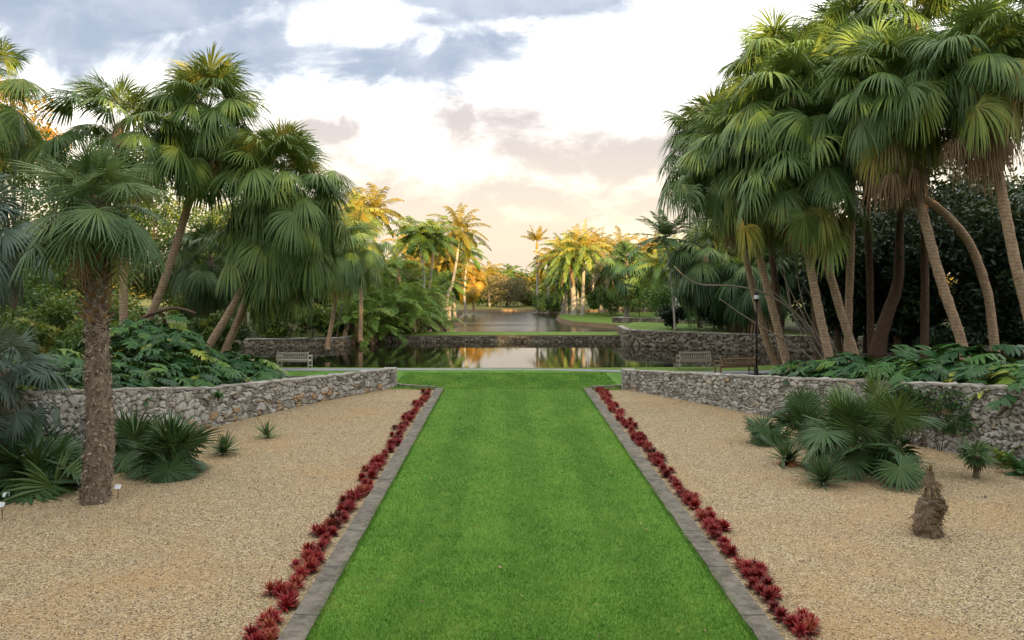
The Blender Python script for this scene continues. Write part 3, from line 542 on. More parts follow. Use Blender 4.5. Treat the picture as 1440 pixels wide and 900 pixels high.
# ------------------------------------------------------------------ stone walls with real relief
def worley(s, z, cs, cz, seed):
    rng = np.random.default_rng(seed); tab = rng.uniform(0, 1, (512, 64, 3))
    gs, gz = np.floor(s / cs).astype(int), np.floor(z / cz).astype(int)
    f1 = np.full(s.shape, 9.0); f2 = f1.copy(); idv = np.zeros(s.shape)
    for a in (-1, 0, 1):
        for c_ in (-1, 0, 1):
            i, j = gs + a, gz + c_; q = tab[i % 512, j % 64]
            d = np.hypot((i + 0.08 + 0.84 * q[..., 0]) - s / cs, (j + 0.08 + 0.84 * q[..., 1]) - z / cz)
            nw = d < f1; f2 = np.where(nw, f1, np.minimum(f2, d)); idv = np.where(nw, q[..., 2], idv); f1 = np.where(nw, d, f1)
    return f1, f2, idv
def relief(mb, js, path, ztop, zbot, thick, cell, seed, res=0.05, depth=0.07, warm=0.0):
    """front and back faces of a rubble wall following path (x, y); front is on the left of the direction of travel"""
    n = max(8, int(np.sum(np.linalg.norm(np.diff(np.array(path), axis=0), axis=1)) / res)); c = curve(np.array([(x, y, 0) for x, y in path]), n)
    d = nrm(np.gradient(c, axis=0)); nv = np.stack([-d[:, 1], d[:, 0], 0 * d[:, 0]], 1); s = np.concatenate([[0], np.cumsum(np.linalg.norm(np.diff(c, axis=0), axis=1))])
    zt_ = np.array([ztop(p_) for p_ in c]); zb = np.array([zbot(p_) for p_ in c]); k = max(4, int(np.max(zt_ - zb) / res))
    fr = np.linspace(0, 1, k)[None]; Zg = zb[:, None] + (zt_ - zb)[:, None] * fr; Sg = np.repeat(s[:, None], k, 1)
    for sgn, sd_ in ((1, seed), (-1, seed + 7)):
        wob = 0.14 * cell * np.sin(Zg * 9 / cell * 0.3 + Sg * 5) 
        f1, f2, iv = worley(Sg + wob, Zg + 50 + 0.12 * cell * np.sin(Sg * 4 / cell), cell * 1.25, cell * 0.85, sd_)
        g1, g2, jv = worley(Sg + wob * 0.6, Zg + 90, cell * 0.68, cell * 0.5, sd_ + 3)
        big_ = iv > 0.42; f1, f2, iv = np.where(big_, f1, g1), np.where(big_, f2, np.minimum(g2, f2 * 1.5)), np.where(big_, (iv - 0.42) / 0.58, jv)
        e = np.clip((f2 - f1) / 0.15, 0, 1); e = e * e * (3 - 2 * e)
        hgt = depth * (e - 1) + (iv - 0.5) * depth * 0.7 * e - 0.2 * depth * f1 * e
        edge = np.minimum(1, 8 * np.minimum(fr, 1 - fr + 0.1)); 
        A = c[:, None] + nv[:, None] * (sgn * thick / 2 + sgn * hgt)[..., None] + ZV * Zg[..., None]
        i = np.arange(n - 1)[:, None]; j = np.arange(k - 1)[None]
        f = np.stack(np.broadcast_arrays(i * k + j, (i + 1) * k + j, (i + 1) * k + j + 1, i * k + j + 1), -1).reshape(-1, 4)
        if sgn < 0: f = f[:, ::-1]
        tn = np.clip(iv + warm * np.clip(1 - (Zg - zb[:, None]) / 0.6, 0, 1) * (iv > 0.45), 0, 1)
        mb.add(A.reshape(-1, 3), f, tint=tn.reshape(-1)); js.append((1 - np.clip(e * 1.6, 0, 1)).reshape(-1))
    # top and end closings a little below the coping
    for idx in (0, n - 1):
        q = [c[idx] + nv[idx] * s_ * thick / 2 * 0.97 + ZV * z_ for s_, z_ in ((1, zb[idx]), (1, zt_[idx]), (-1, zt_[idx]), (-1, zb[idx]))]
        mb.add(q, [[0, 1, 2, 3]], tint=0.5); js.append(np.zeros(4))
    L_ = c + nv * (thick / 2 - 0.05) + ZV * (zt_ - 0.015)[:, None]; R__ = c - nv * (thick / 2 - 0.05) + ZV * (zt_ - 0.015)[:, None]
    A = np.stack([L_, R__], 1).reshape(-1, 3); i = np.arange(n - 1)[:, None] * 2; mb.add(A, np.concatenate([i, i + 1, i + 3, i + 2], 1), tint=0.5); js.append(np.full(len(A), 0.3))
    return c, nv, zt_
def coping(root, c, nv, zt_, thick, hgt, seed):
    rng = np.random.default_rng(seed); mb = MB(); n = len(c); j = rng.normal(0, 0.018, (n, 4))
    pr = np.stack([c + nv * (thick / 2)[..., None] + ZV * z[:, None] if False else c + nv * (thick / 2) + ZV * z[:, None] for z in (zt_ - 0.01, zt_ + hgt)] + [c - nv * (thick / 2) + ZV * z[:, None] for z in (zt_ + hgt, zt_ - 0.01)], 1)
    pr[:, :, 2] += j; pr[:, 0] += nv * j[:, :1]; pr[:, 1] += nv * j[:, 1:2] 
    i = np.arange(n - 1)[:, None]; k = np.arange(4)[None]
    f = np.stack(np.broadcast_arrays(i * 4 + k, i * 4 + (k + 1) % 4, (i + 1) * 4 + (k + 1) % 4, (i + 1) * 4 + k), -1).reshape(-1, 4)
    mb.add(pr.reshape(-1, 3), f[:, ::-1]); mb.add(pr[0], [[0, 1, 2, 3]]); mb.add(pr[-1], [[3, 2, 1, 0]])
    return mb.build('coping', M['coping'], root, smooth=False)
def stone_wall(label, path, ztop, zbot, thick, cell, seed, cop=0.05, res=0.05, depth=0.07, warm=0.0, group=None, pier=None, mat='stone'):
    root = empty('stone_wall', (path[0][0], path[0][1], 0), label, 'wall', group)
    mb = MB(); js = []; c, nv, zt_ = relief(mb, js, path, ztop, zbot, thick, cell, seed, res, depth, warm)
    mb.build('stone_face', M[mat], root, smooth=True, extra={'joint': np.concatenate(js)})
    if cop: coping(root, c[::6], nv[::6], zt_[::6], thick + 0.0, cop, seed)
    if pier:
        (x, y), hgt, hw = pier; mb = MB(); js = []
        pc_ = [(x - hw, y - hw), (x + hw, y - hw), (x + hw, y + hw), (x - hw, y + hw)]
        for a in range(4):   # four faces with squared stones
            p0 = np.array(pc_[a]); p1 = np.array(pc_[(a + 1) % 4]); n_ = 14; kk = 16
            S_, Z_ = np.meshgrid(np.linspace(0, 1, n_), np.linspace(0, 1, kk), indexing='ij')
            row = np.floor(Z_ * 4.0); rowf = Z_ * 4 - row; bl = S_ * 2 + 0.5 * (row % 2) + 0.1 * np.sin(row * 5 + a); blf = bl - np.floor(bl)
            e = np.clip(np.minimum(np.minimum(rowf, 1 - rowf) * 5, np.minimum(blf, 1 - blf) * 5), 0, 1); e[(Z_ == 1) | (Z_ == 0)] = 1
            out = np.array([(p1 - p0)[1], -(p1 - p0)[0]]); out = out / np.linalg.norm(out)
            idn = np.abs(np.sin((np.floor(bl) * 12.9 + row * 78.2 + a * 3.3) * 43.7)); h_ = -0.035 * (1 - e) + 0.02 * (idn - 0.5) * e
            h_[(S_ == 0) | (S_ == 1)] = 0
            A = np.concatenate([p0 + (p1 - p0) * S_[..., None] + out * h_[..., None], (Z_ * hgt)[..., None]], -1)
            i = np.arange(n_ - 1)[:, None]; j = np.arange(kk - 1)[None]
            f = np.stack(np.broadcast_arrays(i * kk + j, (i + 1) * kk + j, (i + 1) * kk + j + 1, i * kk + j + 1), -1).reshape(-1, 4)
            mb.add(A.reshape(-1, 3), f, tint=(0.2 + 0.45 * idn).reshape(-1)); js.append(((1 - e) * 0.9).reshape(-1))
        mb.add([(px_, py_, hgt) for px_, py_ in pc_], [[0, 1, 2, 3]], tint=0.45); js.append(np.zeros(4))
        mb.build('end_pier', M['stone'], root, smooth=False, extra={'joint': np.concatenate(js)})
    return root
stone_wall('rubble stone wall curving round the left gravel bed below dark philodendrons', [(x - 0.2, y) for x, y in WL][::-1], lambda p_: float(wl_top(p_[1])), lambda p_: -0.05, 0.42, 0.30, 3, 0.05, 0.04, 0.085, 0.35, pier=((-5.12, 35.55), 0.86, 0.27))
stone_wall('rubble stone wall curving round the right gravel bed below fan palms', [(x + 0.2, y) for x, y in WR], lambda p_: float(wr_top(p_[1])), lambda p_: -0.05, 0.42, 0.215, 21, 0.05, 0.035, 0.085, 0.0, pier=((5.36, 35.05), 0.86, 0.27))
stone_wall('long dry-stone lake wall on the far right shore below a grass bank', [(10.7, 75), (10.6, 71), (11.0, 68.8), (16.7, 65.4), (21, 63), (26, 61), (38, 57)], lambda p_: 0.30, lambda p_: -1.5, 0.5, 0.40, 33, 0.06, 0.08, 0.16, mat='stone_dark')
stone_wall('low rocky lake wall on the far left shore behind the pale bench', [(-40, 57), (-33, 58.5), (-26, 64.8), (-21, 66.8), (-14.6, 67.8), (-13.4, 70.5)], lambda p_: -0.3, lambda p_: -1.5, 0.5, 0.36, 41, 0.05, 0.08, 0.14, 0.1, mat='stone_dark')
stone_wall('straight low rock edging along the grassy causeway across the lake', [(-12.6, 72.7), (0, 72.7), (11.0, 72.7)], lambda p_: -0.50, lambda p_: -1.4, 0.4, 0.34, 52, 0, 0.06, 0.18, mat='stone_dark')
stone_wall('low dark retaining wall on the grass beyond the right lake wall', [(10.9, 82), (14, 81), (18, 78.5), (21, 78)], lambda p_: 0.72, lambda p_: 0.2, 0.35, 0.4, 61, 0.05, 0.09, 0.1, mat='stone_dark')
stone_wall('short grey wall glimpsed between dark trunks under the right palms', [(24, 52.5), (27, 52.5), (31, 52.5)], lambda p_: 1.25, lambda p_: -0.3, 0.4, 0.4, 66, 0.05, 0.08, 0.1)

# ------------------------------------------------------------------ plants: builders
def ground_z(x, y):
    if y > 43.4 and y < 150: return -0.5
    if x < wall_x(min(y, 35), WL) and y < 43: return float(zt(y))
    if x > wall_x(min(y, 35), WR) and y < 43: return float(zt(y))
    return 0.0
def to_ground(pts, z0=None):
    pts = np.array(pts, float); g = ground_z(pts[0][0], pts[0][1]) if z0 is None else z0
    if pts[0][2] > g + 0.05:
        d = nrm(pts[0] - pts[1]); 
        if d[2] > -0.3: d = np.array([0, 0, -1.0])
        d = d * [0.6, 0.6, 1]; k = (pts[0][2] - g + 0.1) / -d[2]; pts = np.vstack([pts[0] + d * k, pts])
    return pts
def trunk_mesh(root, pts, r0, r1, mat, rng, n=40, sides=12, rough=0.02, flare=1.35, name='trunk'):
    mb = MB(); rad = np.interp(np.linspace(0, 1, 12), [0, 0.06, 0.2, 1], [r0 * flare, r0 * 1.08, r0, r1])
    tube(mb, pts, rad, n, sides, rng, rough); return mb.build(name, mat, root)
def fan_palm(label, px, Yd, reach, n, seed, r0=0.16, r1=0.12, mat='fan', bark_='bark_pale', skirt=14, els=(80, -50), cat='palm', group=None, z0=None, m=50, droop=(0.5, 3.0), tint=(0.28, 0.62), yellow=3, lp=0.52, fuse=0.5, rough=0.045, ridge=0.0, fruit=True, skirt_len=0.8, dY=0.0, spread=2.2, wid=1.0, az0=None, sides=12, tiltk=0.5, flare=1.35, dens=1.3):
    rng = np.random.default_rng(seed); n = int(n * dens)
    pts = np.array([P(a, b, Yd + dY * i / max(1, len(px) - 1)) for i, (a, b) in enumerate(px)]); pts = to_ground(pts, z0)
    root = empty('fan_palm', pts[0], label, cat, group); top = pts[-1]
    trunk_mesh(root, pts, r0, r1, M[bark_], rng, n=70, rough=rough, sides=sides, flare=flare)
    mb = MB(); D, el, fr = crown_dirs(rng, n, *els, az0=az0, jit=0.24)
    Pb = top + D * r1 * 0.6 + ZV * (0.25 - 0.7 * fr)[:, None] * reach * 0.28
    Lp = reach * lp * (0.85 + 0.35 * np.sin(fr * 2.6)) * rng.uniform(0.6, 1.3, n); Rb = reach * 0.51 * (0.78 + 0.30 * np.minimum(1, fr * 3)) * rng.uniform(0.82, 1.12, n)
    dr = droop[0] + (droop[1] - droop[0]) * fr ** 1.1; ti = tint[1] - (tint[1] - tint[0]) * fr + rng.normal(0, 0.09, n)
    ti[-yellow:] = rng.uniform(0.60, 0.80, min(yellow, n)) if yellow else ti[-yellow:]
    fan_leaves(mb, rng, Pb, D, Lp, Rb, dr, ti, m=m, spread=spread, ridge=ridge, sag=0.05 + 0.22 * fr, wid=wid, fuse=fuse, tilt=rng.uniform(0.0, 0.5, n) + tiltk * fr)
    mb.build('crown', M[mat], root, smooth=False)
    if skirt:
        mb = MB(); Ds, _, f2 = crown_dirs(rng, skirt, -30, -78, az0=az0)
        Pb = top + Ds * r1 * 0.8 - ZV * (0.25 + (0.5 + 0.014 * skirt) * rng.uniform(0, 1, skirt))[:, None] * reach * 0.45
        fan_leaves(mb, rng, Pb, Ds, np.full(skirt, reach * 0.26) * rng.uniform(0.7, 1.3, skirt), np.full(skirt, reach * 0.5 * skirt_len) * rng.uniform(0.8, 1.2, skirt), np.full(skirt, 5.0), rng.uniform(0.15, 0.95, skirt), m=max(12, m // 2), spread=1.7, sag=np.full(skirt, 0.1), pet_tint=0.4, fuse=0.26, wid=0.8)
        mb.build('dead_fronds', M['dead'], root, smooth=False)
    # fibrous heart where the leaf bases meet
    mb = MB(); tube(mb, [top - ZV * reach * 0.16, top, top + ZV * reach * 0.18], [r1 * 1.1, r1 * 2.0, r1 * 0.7], 10, 10, rng, 0.12)
    mb.build('leaf_bases', M['fibre'], root)
    return root
def feather_palm(label, px, Yd, L, n, seed, r0=0.2, r1=0.14, mat='feather', bark_='bark_white', els=(82, -35), droop=(0.5, 1.6), pairs=34, leaflet=0.8, width=0.052, hang=1.3, shaft=0.0, cat='palm', group=None, z0=None, tint=(0.35, 0.6), name='feather_palm', dead=0, az0=None):
    rng = np.random.default_rng(seed); n = int(n * 1.7); L *= 1.2; pts = to_ground([P(a, b, Yd) for a, b in px], z0); root = empty(name, pts[0], label, cat, group); top = pts[-1]
    tp = pts
    trunk_mesh(root, tp, r0, r1, M[bark_], rng, n=24, sides=10)
    mb = MB()
    if shaft:
        ms = MB(); tube(ms, [top - ZV * 0.05, top + ZV * shaft * 0.5, top + ZV * shaft], [r1 * 1.15, r1 * 1.1, r1 * 0.5], 8, 10, tint=0.55); ms.build('crownshaft', M[mat], root)
    D, el, fr = crown_dirs(rng, n, *els, az0=az0); Pb = top + ZV * shaft + D * 0.05
    dr = droop[0] + (droop[1] - droop[0]) * rng.uniform(0.6, 1.1, n) * (0.5 + 0.5 * fr)
    pinnate(mb, rng, Pb, D, L * rng.uniform(0.8, 1.08, n) * (0.8 + 0.2 * np.minimum(1, fr * 3)), dr, tint[1] - (tint[1] - tint[0]) * fr + rng.normal(0, 0.05, n), pairs, leaflet, width, hang, rw=0.03)
    mb.build('crown', M[mat], root, smooth=False)
    if dead:
        mb = MB(); Dd, _, _ = crown_dirs(rng, dead, -50, -80); pinnate(mb, rng, np.repeat(top[None], dead, 0), Dd, np.full(dead, L * 0.7), np.full(dead, 1.6), rng.uniform(0.4, 0.9, dead), pairs, leaflet * 0.8, width, 1.5); mb.build('dead_fronds', M['dead'], root, smooth=False)
    return root
def clump_palm(label, x, y, z, rad, h, nst, seed, L=3.2, mat='clump', cat='palm', group=None, tint=(0.3, 0.62), leaflet=0.6, per=9):
    """many-stemmed feather palm: stems fan out from one stool, each with its own plume"""
    rng = np.random.default_rng(seed); root = empty('clumping_palm', (x, y, z), label, cat, group); crown = MB(); dead = MB()
    for k in range(nst):
        a = rng.uniform(0, 6.28); rr = rad * math.sqrt(rng.uniform(0, 1)); hh = h * rng.uniform(0.15, 1.0) * (1 - 0.35 * rr / rad)
        b = np.array([x + math.cos(a) * rr * 0.35, y + math.sin(a) * rr * 0.35, z]); tp = np.array([x + math.cos(a) * rr, y + math.sin(a) * rr, z + hh])
        mbs = MB(); tube(mbs, [b, (b + tp) / 2 + ZV * 0.1, tp], [0.09, 0.06], 10, 6, rng, 0.05); mbs.build('stem', M['twig'], root)
        D, el, fr = crown_dirs(rng, per, 80, -10); pinnate(crown, rng, np.repeat(tp[None], per, 0), D, L * rng.uniform(0.7, 1.1, per), rng.uniform(0.8, 1.7, per), tint[0] + (tint[1] - tint[0]) * rng.uniform(0, 1, per), 26, leaflet * 1.1, 0.034, 0.9)
        if rng.uniform() < 0.6: Dd, _, _ = crown_dirs(rng, 3, -30, -75); pinnate(dead, rng, np.repeat(tp[None], 3, 0), Dd, np.full(3, L * 0.6), np.full(3, 1.8), rng.uniform(0.4, 1, 3), 14, leaflet * 0.7, 0.05, 1.5)
    crown.build('crown', M[mat], root, smooth=False)
    if dead.n: dead.build('dead_fronds', M['dead'], root, smooth=False)
    return root
def broad_tree(label, x, y, z, h, r, seed, mat='broad', nl=7000, ls=0.16, tr=0.2, low=0.12, cat='tree', group=None, name='broadleaf_tree', tint=(0.1, 0.75), nclump=38, squash=1.0, lean=(0, 0), open_=0.0):
    rng = np.random.default_rng(seed); root = empty(name, (x, y, z), label, cat, group)
    c0 = np.array([x + lean[0], y + lean[1], z + h * (low + (1 - low) * 0.5)]); rz = h * (1 - low) * 0.5
    u = nrm(rng.normal(0, 1, (nclump, 3))); u[:, 2] = np.abs(u[:, 2]) * 1.0 * np.sign(rng.uniform(-0.55, 1, nclump)); rad = rng.uniform(0.35, 1.0, nclump) ** 0.6
    cc = c0 + u * rad[:, None] * np.array([r, r * squash, rz]) * 0.82
    mb = MB(); base = np.array([x, y, z - 0.15]); fork = np.array([x + lean[0] * 0.5, y + lean[1] * 0.5, z + h * max(0.22, low)])
    tube(mb, [base, (base + fork) / 2 + rng.normal(0, 0.04 * h * 0.3, 3) * [1, 1, 0], fork, c0 + ZV * rz * 0.4], [tr * 1.4, tr, tr * 0.8, tr * 0.25], 18, 8, rng, 0.06)
    for k in rng.permutation(nclump)[:12]: tube(mb, [fork * 0.7 + c0 * 0.3, (fork + cc[k]) / 2 + rng.normal(0, 0.15, 3), cc[k]], [tr * 0.42, tr * 0.22, tr * 0.07], 8, 5)
    mb.build('trunk', M['bark_brown'], root)
    mb = MB(); szs = rng.uniform(0.5, 1.3, nclump); wts = szs ** 2; cnt = np.maximum(30, nl * wts / wts.sum()).astype(int); ct = rng.uniform(tint[0], tint[1], nclump)
    for k in range(nclump):
        q = nrm(rng.normal(0, 1, (cnt[k], 3))) * rng.uniform(0.15, 1, (cnt[k], 1)) ** 0.5; rr = r * 0.36 * szs[k]
        V_ = cc[k] + q * np.array([rr, rr, rr * 0.75]); V_[:, 2] = np.maximum(V_[:, 2], z + 0.05)
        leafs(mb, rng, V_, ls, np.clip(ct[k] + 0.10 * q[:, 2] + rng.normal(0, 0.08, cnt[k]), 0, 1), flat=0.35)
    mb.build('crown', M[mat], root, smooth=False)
    return root
def shrub(label, x, y, z, h, r, seed, **kw): 
    kw = {**dict(mat='broad', nl=2500, ls=0.12, tr=0.05, low=0.0, cat='shrub', name='shrub', nclump=18), **kw}; return broad_tree(label, x, y, z, h, r, seed, **kw)

# ------------------------------------------------------------------ left group of fan palms
fore = fan_palm('stout foreground fan palm with thick rough trunk on the left gravel', [(134, 700), (141, 610), (137, 520), (136, 440), (134, 345), (133, 296)], 17.5, 1.85, 48, 101, r0=0.295, r1=0.15, mat='fore', bark_='bark_fore', skirt=5, els=(88, -34), m=34, droop=(0.0, 0.9), tint=(0.28, 0.58), fuse=0.36, flare=1.18, tiltk=0.35, dens=1.1, yellow=2, lp=0.42, rough=0.05, ridge=0.3, fruit=False, spread=2.6, sides=22, wid=0.75)
rng = np.random.default_rng(140); tp = np.array([P(a_, b_, 17.5) for a_, b_ in [(134, 700), (141, 610), (137, 520), (136, 440), (134, 355)]]); tc = curve(tp, 200)
nn = 2600; u = rng.integers(0, 199, nn); an = rng.uniform(0, 6.283, nn); rd = np.interp(u / 199, [0, 0.06, 0.2, 1], [0.325, 0.31, 0.295, 0.19]) * rng.uniform(0.94, 1.03, nn)
ra = np.stack([np.cos(an), np.sin(an), 0 * an], 1); Bq = tc[u] + ra * rd[:, None]; Dq = nrm(ra * rng.uniform(0.1, 0.5, (nn, 1)) + np.stack([-np.sin(an), np.cos(an), 0 * an], 1) * rng.normal(0, 0.6, (nn, 1)) + ZV * rng.normal(0.2, 0.6, (nn, 1)))
mb = MB(); strips(mb, Bq, Dq, nrm(np.cross(Dq, ra)), rng.uniform(0.03, 0.09, nn), [0, 0.5, 1.0], [1, 0.8, 0.3], rng.uniform(0.008, 0.028, nn), np.full(nn, 0.3), rng.uniform(0.0, 1.0, nn)); mb.build('trunk_fibre', M['trunkfibre'], fore, smooth=False)
mb = MB(); nn = 60; u = np.linspace(0.70, 1.0, nn); an = np.arange(nn) * 2.4; rd = np.interp(u, [0.70, 0.80, 1], [0.22, 0.25, 0.18]); ra = np.stack([np.cos(an), np.sin(an), 0 * an], 1)
Bq = tc[(u * 199).astype(int)] + ra * rd[:, None] * 0.9; Dq = nrm(ra * 0.75 + ZV * 0.8); strips(mb, Bq, Dq, nrm(np.cross(Dq, ZV)), rng.uniform(0.14, 0.30, nn), [0, 0.4, 0.8, 1.0], [1.3, 1.0, 0.8, 0.6], np.full(nn, 0.06), np.full(nn, 0.2), rng.uniform(0.2, 0.9, nn), ridge=0.3); mb.build('leaf_boots', M['dead'], fore, smooth=False)
fan_palm('tall slim fan palm rising straight behind the stout foreground palm', [(172, 497), (174, 420), (170, 300), (166, 195)], 37.0, 3.7, 32, 102, r0=0.19, r1=0.17, skirt=4, droop=(0.35, 2.0), els=(84, -30), lp=0.56)
fan_palm('leaning fan palm with the second tall crown on the left side', [(198, 470), (222, 420), (252, 330), (285, 215), (290, 168)], 38.5, 3.6, 62, 103, r0=0.20, r1=0.17, skirt=16, yellow=7)
fan_palm('fan palm leaning right over the lake edge with a full drooping crown', [(283, 505), (322, 440), (352, 385), (388, 300), (400, 262)], 38.0, 3.6, 84, 104, r0=0.19, r1=0.16, skirt=24, yellow=6, els=(80, -64))
fan_palm('shorter fan palm whose trunk stands just behind the right leaning left-side palm', [(318, 490), (338, 445), (356, 400), (392, 345)], 39.5, 3.4, 52, 105, r0=0.2, r1=0.16, skirt=24, yellow=7, els=(60, -62))
fan_palm('fan palm with brown skirt standing behind the left fan palms by the water', [(462, 478), (474, 410), (478, 350)], 60.0, 3.6, 42, 106, r0=0.16, r1=0.14, skirt=12, z0=-0.4)
fan_palm('fan palm with dead skirt beyond the left crowns near the lake', [(507, 470), (508, 400), (507, 338)], 68.0, 3.2, 40, 107, r0=0.2, skirt=16, z0=-0.4, tint=(0.4, 0.75))
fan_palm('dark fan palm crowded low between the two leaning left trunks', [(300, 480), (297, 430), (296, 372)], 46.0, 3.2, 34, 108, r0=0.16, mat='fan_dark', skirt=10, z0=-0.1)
fan_palm('silvery fan palm cut by the left edge of the view above eye level', [(-48, 650), (-42, 500), (-32, 330)], 21.0, 1.9, 30, 109, r0=0.16, r1=0.13, mat='silver', skirt=6, m=30, droop=(0.5, 2.0), fruit=False)
fan_palm('low silvery fan palm with hanging leaves at the left edge beside the wall', [(2, 690), (6, 600), (8, 535)], 18.8, 1.55, 26, 110, r0=0.12, r1=0.11, mat='silver', skirt=3, m=30, droop=(0.3, 1.9), fruit=False, ridge=0.3)
fan_palm('dim fan palm at the upper left edge behind the slim palm', [(-40, 480), (-35, 330), (-28, 130)], 36.0, 3.2, 34, 111, r0=0.2, mat='fan', skirt=8)
fan_palm('thin slender fan palm with pale stem behind the left palm group', [(474, 470), (482, 420), (489, 378)], 70.0, 1.9, 24, 112, r0=0.09, r1=0.08, bark_='bark_grey', skirt=5, z0=-0.4, tint=(0.45, 0.75))

# dwarf fan palms on the gravel
def dwarf_fan(label, x, y, n, R, Lp, seed, mat='fan_dark', els=(80, 5), tint=(0.2, 0.5), m=34, yellow=0, z=0.0, group=None, droop=0.12, spread=2.75, stems=1, rad=0.0):
    rng = np.random.default_rng(seed); root = empty('dwarf_fan_palm', (x, y, z), label, 'palm', group); mb = MB(); sb = MB()
    for s_ in range(stems):
        a = s_ * 2.4 + seed; c = np.array([x + math.cos(a) * rad * (s_ > 0), y + math.sin(a) * rad * (s_ > 0), z]); nn = max(4, n // stems)
        D, el, fr = crown_dirs(rng, nn, *els, jit=0.15); ti = rng.uniform(*tint, nn)
        if yellow and s_ == 0: ti[-yellow:] = rng.uniform(0.6, 0.72, yellow)
        fan_leaves(mb, rng, np.repeat((c + ZV * 0.18)[None], nn, 0), D, Lp * rng.uniform(0.55, 1.15, nn), R * rng.uniform(0.8, 1.1, nn), np.full(nn, droop) + 0.25 * fr, ti, m=m, spread=spread, ridge=0.35, cup=0.12, sag=0.06 + 0.18 * fr, fuse=0.55, pw=0.014, tilt=np.where(fr < 0.55, rng.uniform(-0.25, 0.3, nn), rng.uniform(0.4, 1.4, nn)))
        tube(sb, [c - ZV * 0.05, c + ZV * 0.12, c + ZV * 0.28], [0.12, 0.13, 0.06], 8, 10, rng, 0.1)
    mb.v = [np.stack([q[:, 0], q[:, 1], np.maximum(q[:, 2], z + 0.015 + 0.01 * rng.uniform(0, 1, len(q)))], 1) for q in mb.v]
    mb.build('fronds', M[mat], root, smooth=False); sb.build('stem', M['fibre'], root)
    return root
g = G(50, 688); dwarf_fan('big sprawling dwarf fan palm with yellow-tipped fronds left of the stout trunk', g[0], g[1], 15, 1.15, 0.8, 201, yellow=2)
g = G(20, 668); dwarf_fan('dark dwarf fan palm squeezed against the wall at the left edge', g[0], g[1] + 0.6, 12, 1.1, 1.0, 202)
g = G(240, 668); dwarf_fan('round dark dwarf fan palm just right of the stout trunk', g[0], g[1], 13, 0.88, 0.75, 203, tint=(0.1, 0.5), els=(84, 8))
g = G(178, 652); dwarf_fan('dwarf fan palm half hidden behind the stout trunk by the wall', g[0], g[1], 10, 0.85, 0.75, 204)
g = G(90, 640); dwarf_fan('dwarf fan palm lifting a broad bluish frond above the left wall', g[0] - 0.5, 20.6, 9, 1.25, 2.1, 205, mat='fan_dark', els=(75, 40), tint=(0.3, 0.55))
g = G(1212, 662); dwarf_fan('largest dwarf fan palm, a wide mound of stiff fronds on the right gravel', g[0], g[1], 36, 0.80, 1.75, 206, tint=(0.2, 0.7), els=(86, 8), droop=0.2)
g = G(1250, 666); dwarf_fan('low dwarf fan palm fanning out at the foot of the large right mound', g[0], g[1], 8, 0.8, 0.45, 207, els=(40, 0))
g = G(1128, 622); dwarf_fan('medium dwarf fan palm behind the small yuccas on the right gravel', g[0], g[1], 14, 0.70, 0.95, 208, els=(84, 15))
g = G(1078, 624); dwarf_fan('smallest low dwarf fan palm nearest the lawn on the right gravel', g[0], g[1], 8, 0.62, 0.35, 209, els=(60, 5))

def yucca(label, px, py, n, L, seed, W=0.022, els=(85, 5), trunk=0.0, tint=0.5):
    rng = np.random.default_rng(seed); g = G(px, py); root = empty('yucca', g, label, 'plant'); mb = MB(); c = g + ZV * (trunk + 0.08)
    rosette(mb, rng, c, n, L, W, els[0], els[1], 0.25, np.full(n, tint), ridge=0.3, pr=(0, 0.3, 0.7, 1.0), pw=(0.9, 1.0, 0.7, 0.05)); mb.build('leaves', M['yucca'], root, smooth=False)
    sb = MB(); tube(sb, [g - ZV * 0.04, g + ZV * (trunk * 0.5 + 0.05), c], [0.07, 0.06, 0.05], 8, 8, rng, 0.1); sb.build('stem', M['fibre'], root)
    return root
yucca('spiky green yucca ball on the left gravel near the wall', 315, 640, 90, 0.66, 301)
yucca('small yellowish yucca with an upright tuft on the left gravel', 375, 616, 28, 0.62, 302, W=0.03, els=(88, -12), tint=0.7)
yucca('round blue-green yucca nearest the camera on the right gravel', 1157, 682, 120, 0.82, 303)
y_ = yucca('green yucca with brown dead leaves at its foot on the right gravel', 1107, 652, 80, 0.74, 304, els=(80, 15))
mb = MB(); rng = np.random.default_rng(9); g = G(1107, 652); rosette(mb, rng, g + np.array([0.05, -0.12, 0.06]), 16, 0.42, 0.05, 6, -4, 0.1, np.full(16, 0.85), ridge=0.1); mb.v = [np.stack([q[:, 0], q[:, 1], np.maximum(q[:, 2], 0.02)], 1) for q in mb.v]
m, t, b, o = mat_base('rusty_dead_leaf'); b.inputs['Base Color'].default_value = (0.30, 0.115, 0.035, 1); b.inputs['Roughness'].default_value = 0.8; M['rust'] = m
mb.build('dead_leaves', M['rust'], y_, smooth=False)

# young trunked palm by the right wall and the dead stump
rng = np.random.default_rng(31); g = G(1372, 672); root = empty('young_palm', g, 'young palm with short brown stem near the right wall', 'palm')
mb = MB(); tube(mb, [g - ZV * 0.05, g + [0.02, 0, 0.25], g + [0.0, 0, 0.55]], [0.08, 0.07, 0.11], 14, 10, rng, 0.14); mb.build('stem', M['fibre'], root)
mb = MB(); D, el, fr = crown_dirs(rng, 9, 75, 5); D[:, 0] -= 0.35; D = nrm(D); fan_leaves(mb, rng, np.repeat((g + ZV * 0.52)[None], 9, 0), D, np.full(9, 0.18), np.full(9, 0.42), np.full(9, 0.4), rng.uniform(0.3, 0.55, 9), m=22, pw=0.01); mb.build('fronds', M['fan_dark'], root, smooth=False)
mb = MB(); D, _, _ = crown_dirs(rng, 5, -25, -60); fan_leaves(mb, rng, np.repeat((g + ZV * 0.5)[None], 5, 0), D, np.full(5, 0.12), np.full(5, 0.26), np.full(5, 1.2), rng.uniform(0.1, 0.5, 5), m=12, pw=0.01); mb.build('dead_fronds', M['dead'], root, smooth=False)
